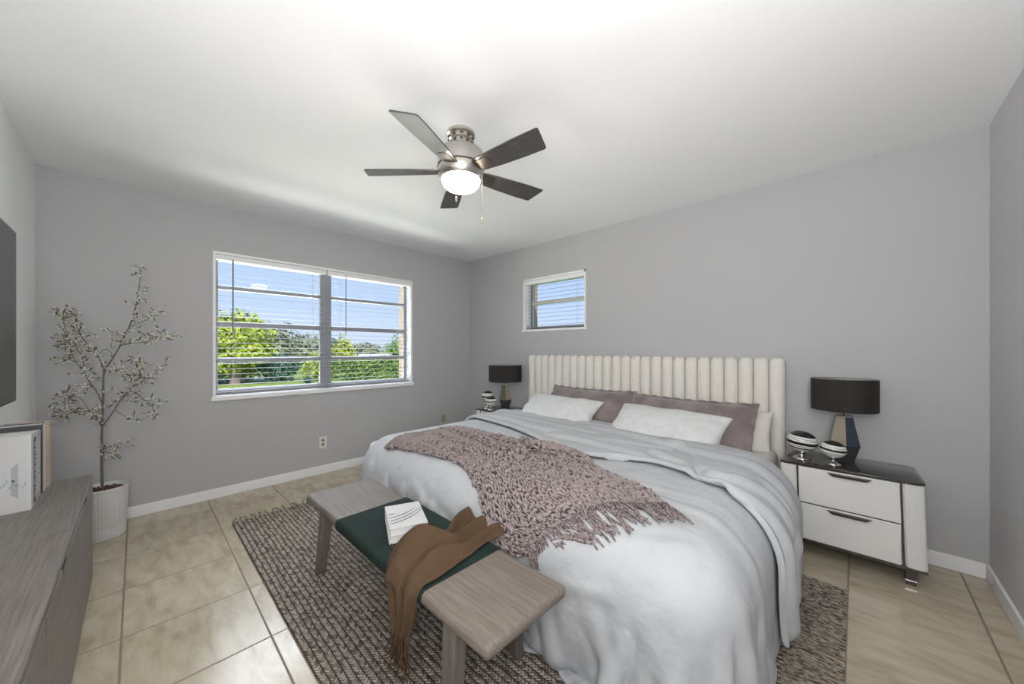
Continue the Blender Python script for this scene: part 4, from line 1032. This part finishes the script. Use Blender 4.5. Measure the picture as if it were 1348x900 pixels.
# ------------------------------------------------------------------ nightstands
def nightstand(name, label, x0, x1, yb, yf, back_in, flare):
    cx = (x0 + x1) / 2; t = thing(name, label, 'nightstand', (cx, (yb + yf) / 2, 0))
    def lp(o): return in_parent(o, t)
    zt, zb = .550, .095; pw = .082
    # top with rounded corners, tapering to the back
    def rounded(pts, r_, n=5):
        out = []
        for i, p in enumerate(pts):
            p = Vector(p); a = (Vector(pts[i - 1]) - p).normalized(); b = (Vector(pts[(i + 1) % len(pts)]) - p).normalized()
            A, B_ = p + a * r_, p + b * r_
            for k in range(n + 1):
                s = k / n; out.append(tuple((1 - s) ** 2 * A + 2 * s * (1 - s) * p + s * s * B_))
        return out
    bm = new_bm(); add_prism(bm, rounded([(x0, yf), (x1, yf), (x1 - back_in * .3, yb), (x0 + back_in, yb)], .03), zt - .014, zt, .003); lp(obj('glass_top', bm, M['black_glass'], None, 'auto'))
    bm = new_bm(); add_prism(bm, [(x0 + .03, yf + .022), (x1 - .03, yf + .022), (x1 - .03 - back_in * .3, yb), (x0 + .01 + back_in, yb)], zb + .008, zt - .0145); lp(obj('carcass', bm, M['white_lacquer']))
    for s in (-1, 1):
        bm = new_bm(); n = 22; rings = []
        for z, fl_ in ((zb + .008, flare), (zt - .015, 0)):
            ring = []
            for i in range(n + 1):
                a = i / n; xx = (a - .5) * pw; bul = .020 * (1 - (2 * a - 1) ** 2) ** .5 if 0 < a < 1 else 0
                fx_ = .0007 * math.cos(i * PI)
                ring.append(bm.verts.new(((x0 + .004 + pw / 2 if s < 0 else x1 - .004 - pw / 2) + xx + fl_, yf + .022 - bul + fx_, z)))
            ring.append(bm.verts.new(((x0 + .004 + pw if s < 0 else x1 - .004) + fl_, yf + .09, z))); ring.append(bm.verts.new(((x0 + .004 if s < 0 else x1 - .004 - pw) + fl_, yf + .09, z)))
            rings.append(ring)
        m_ = len(rings[0])
        for i in range(m_): bm.faces.new((rings[0][i], rings[0][(i + 1) % m_], rings[1][(i + 1) % m_], rings[1][i]))
        bm.faces.new(rings[0][::-1]); bm.faces.new(rings[1])
        lp(obj('fluted_post', bm, M['white_lacquer']))
    a0, a1 = x0 + .004 + pw, x1 - .004 - pw
    for xx in (a0, a1 - .007):
        bm = new_bm(); add_taper(bm, (xx + flare, xx + .007 + flare, yf + .003, yf + .03, zb + .008), (xx, xx + .007, yf + .003, yf + .03, zt - .015)); lp(obj('metal_inlay', bm, M['darkmetal']))
    zm = .318
    for (z0, z1) in ((zm + .0035, zt - .018), (zb + .0085, zm - .0035)):
        bm = new_bm(); add_box(bm, a0 + .008, a1 - .008 + flare * .6, yf + .004, yf + .024, z0, z1, .002); d = lp(obj('drawer', bm, M['white_lacquer']))
        bm = new_bm(); cxx = (a0 + a1) / 2 + .015; hl = .092
        add_taper(bm, (cxx - hl + .022, cxx + hl - .022, yf - .010, yf + .003, z1 - .026), (cxx - hl, cxx + hl, yf - .012, yf + .003, z1 - .008), .0015)
        h = obj('handle', bm, M['darkmetal']); h.parent = d; h.matrix_parent_inverse = Matrix.Translation(-t.location)
        h.matrix_parent_inverse = Matrix.Identity(4)
    bm = new_bm(); add_box(bm, a0 + .006, a1 - .006, yf + .008, yf + .0235, zm - .0035, zm + .0035); lp(obj('drawer_gap_strip', bm, M['darkmetal']))
    bm = new_bm(); add_prism(bm, [(x0 + .006, yf + .001), (x1 - .005 + flare, yf + .001), (x1 - .02, yb), (x0 + .02 + back_in, yb)], zb - .006, zb + .0075, .001, 1); lp(obj('base_rim', bm, M['darkmetal']))
    for (fx, fy) in ((x0 + .07, yf + .055), (x1 - .05, yf + .055), (x0 + .10, yb - .06), (x1 - .08, yb - .06)):
        bm = new_bm(); add_taper(bm, (fx - .019, fx + .019, fy - .019, fy + .019, 0), (fx - .023, fx + .023, fy - .023, fy + .023, zb - .006), .003); f = lp(obj('foot', bm, M['darkmetal']))
        bm = new_bm(); add_box(bm, fx - .0215, fx + .0215, fy - .0215, fy + .0215, .022, .028); h = obj('chrome_band', bm, M['chrome']); h.parent = f; h.matrix_parent_inverse = Matrix.Identity(4)
    return t
nightstand('nightstand', 'white two-drawer nightstand with a dark glass top, right of the bed', 3.500, 4.105, -.02, -.400, .055, .012)
nightstand('nightstand', 'white nightstand with a dark glass top, left of the bed by the corner', .640, 1.140, -.02, -.445, .045, .0)

# ------------------------------------------------------------------ lamps
def lamp(label, x, y, rot, mats, R_):
    t = thing('table_lamp', label, 'lamp', (x, y, .550), rot)
    def faceted(bm, prof, n, squash=.8):
        rings = [[bm.verts.new((r_ * math.cos(2 * PI * (i + .5) / n), squash * r_ * math.sin(2 * PI * (i + .5) / n), z)) for i in range(n)] for r_, z in prof]
        for a, b in zip(rings, rings[1:]):
            for i in range(n): bm.faces.new((a[i], a[(i + 1) % n], b[(i + 1) % n], b[i]))
        bm.faces.new(rings[0][::-1]); bm.faces.new(rings[-1])
    bm = new_bm(); faceted(bm, [(.052, 0), (.050, .002), (.080, .105), (.044, .275)], 6)
    me_ = obj('faceted_base', bm, [mats[0], mats[1], mats[2]], t)
    for f in me_.data.polygons:
        c = f.center; an = math.atan2(c.y, c.x)
        k = int(((an + 2 * PI) % (2 * PI)) / (PI / 3) + 1e-6) % 2 if False else int(round(((an + 2 * PI) % (2 * PI)) / (PI / 3))) % 2
        f.material_index = 2 if c.z < .10 else (0 if k else 1)
    bm = new_bm(); add_lathe(bm, [(.046, .275), (.046, .281), (.01, .284)], seg=6); obj('base_cap', bm, M['facet_tan'], t)
    bm = new_bm(); add_tube(bm, [(0, 0, .28), (0, 0, .50)], .005, 10)
    for k in range(3):
        a = k * 2 * PI / 3; add_tube(bm, [(0, 0, .495), ((R_ - .004) * math.cos(a), (R_ - .004) * math.sin(a), .500)], .0022, 6)
    obj('stem', bm, M['darkmetal'], t)
    bm = new_bm(); add_lathe(bm, [(.010, .33), (.018, .34), (.018, .37), (.012, .38)], seg=16); obj('bulb_socket', bm, M['plastic_black'], t)
    z0, z1 = .315, .505
    bm = new_bm(); add_lathe(bm, [(R_, z0), (R_, z1), (R_ - .0015, z1), (R_ - .0015, z0), (R_, z0)], seg=64, caps=False); obj('lamp_shade', bm, M['shade'], t, 'auto')
    bm = new_bm(); add_lathe(bm, [(R_ - .002, z0 + .001), (R_ - .002, z1 - .0015), (R_ - .0035, z1 - .0015), (R_ - .0035, z0 + .001), (R_ - .002, z0 + .001)], seg=64, caps=False); obj('shade_lining', bm, M['shade_in'], t, 'auto')
    bm = new_bm(); bmesh.ops.create_uvsphere(bm, u_segments=16, v_segments=10, radius=.028, matrix=Matrix.Translation((0, 0, .405))); obj('bulb', bm, M['pot'], t, True)
    return t
lamp('table lamp with a black drum shade on the right nightstand', 3.792, -.165, math.radians(12), (M['facet_blue'], M['facet_tan'], M['facet_dark']), .156)
lamp('table lamp with a black drum shade on the left nightstand', .893, -.20, math.radians(50), (M['facet_tan'], mat('olive_reflection', (.22, .23, .17), .25, .7), M['facet_dark']), .190)

def ornament(label, x, y, r_, foot_h, m, tilt):
    t = thing('striped_ornament', label, 'ornament', (x, y, .550), 0, 'striped ornaments on the nightstands')
    bm = new_bm(); add_lathe(bm, [(r_ * .60, 0), (r_ * .60, .003), (r_ * .50, .010), (r_ * .20, .020), (r_ * .15, foot_h * .6), (r_ * .22, foot_h * .85), (r_ * .42, foot_h + .004)], seg=32); obj('chrome_foot', bm, M['chrome'], t, True)
    bm = new_bm(); bmesh.ops.create_uvsphere(bm, u_segments=40, v_segments=28, radius=r_, matrix=Matrix.Scale(.80, 4, (0, 0, 1)))
    o = obj('ball', bm, m, t, True, (0, 0, foot_h + r_ * .78)); o.rotation_euler = (0, math.radians(tilt), 0)
ornament('larger black and white striped ball on a chrome foot, by the right nightstand lamp', 3.600, -.265, .080, .045, M['stripe_big'], 6)
ornament('smaller black and white striped ball in front of the right nightstand lamp', 3.748, -.290, .062, .042, M['stripe_small'], 6)
ornament('taller black and white striped ball on the left nightstand', .745, -.34, .076, .085, M['stripe_big'], 0)
ornament('lower black and white striped ball beside the left lamp base', .850, -.385, .066, .045, M['stripe_small'], 0)
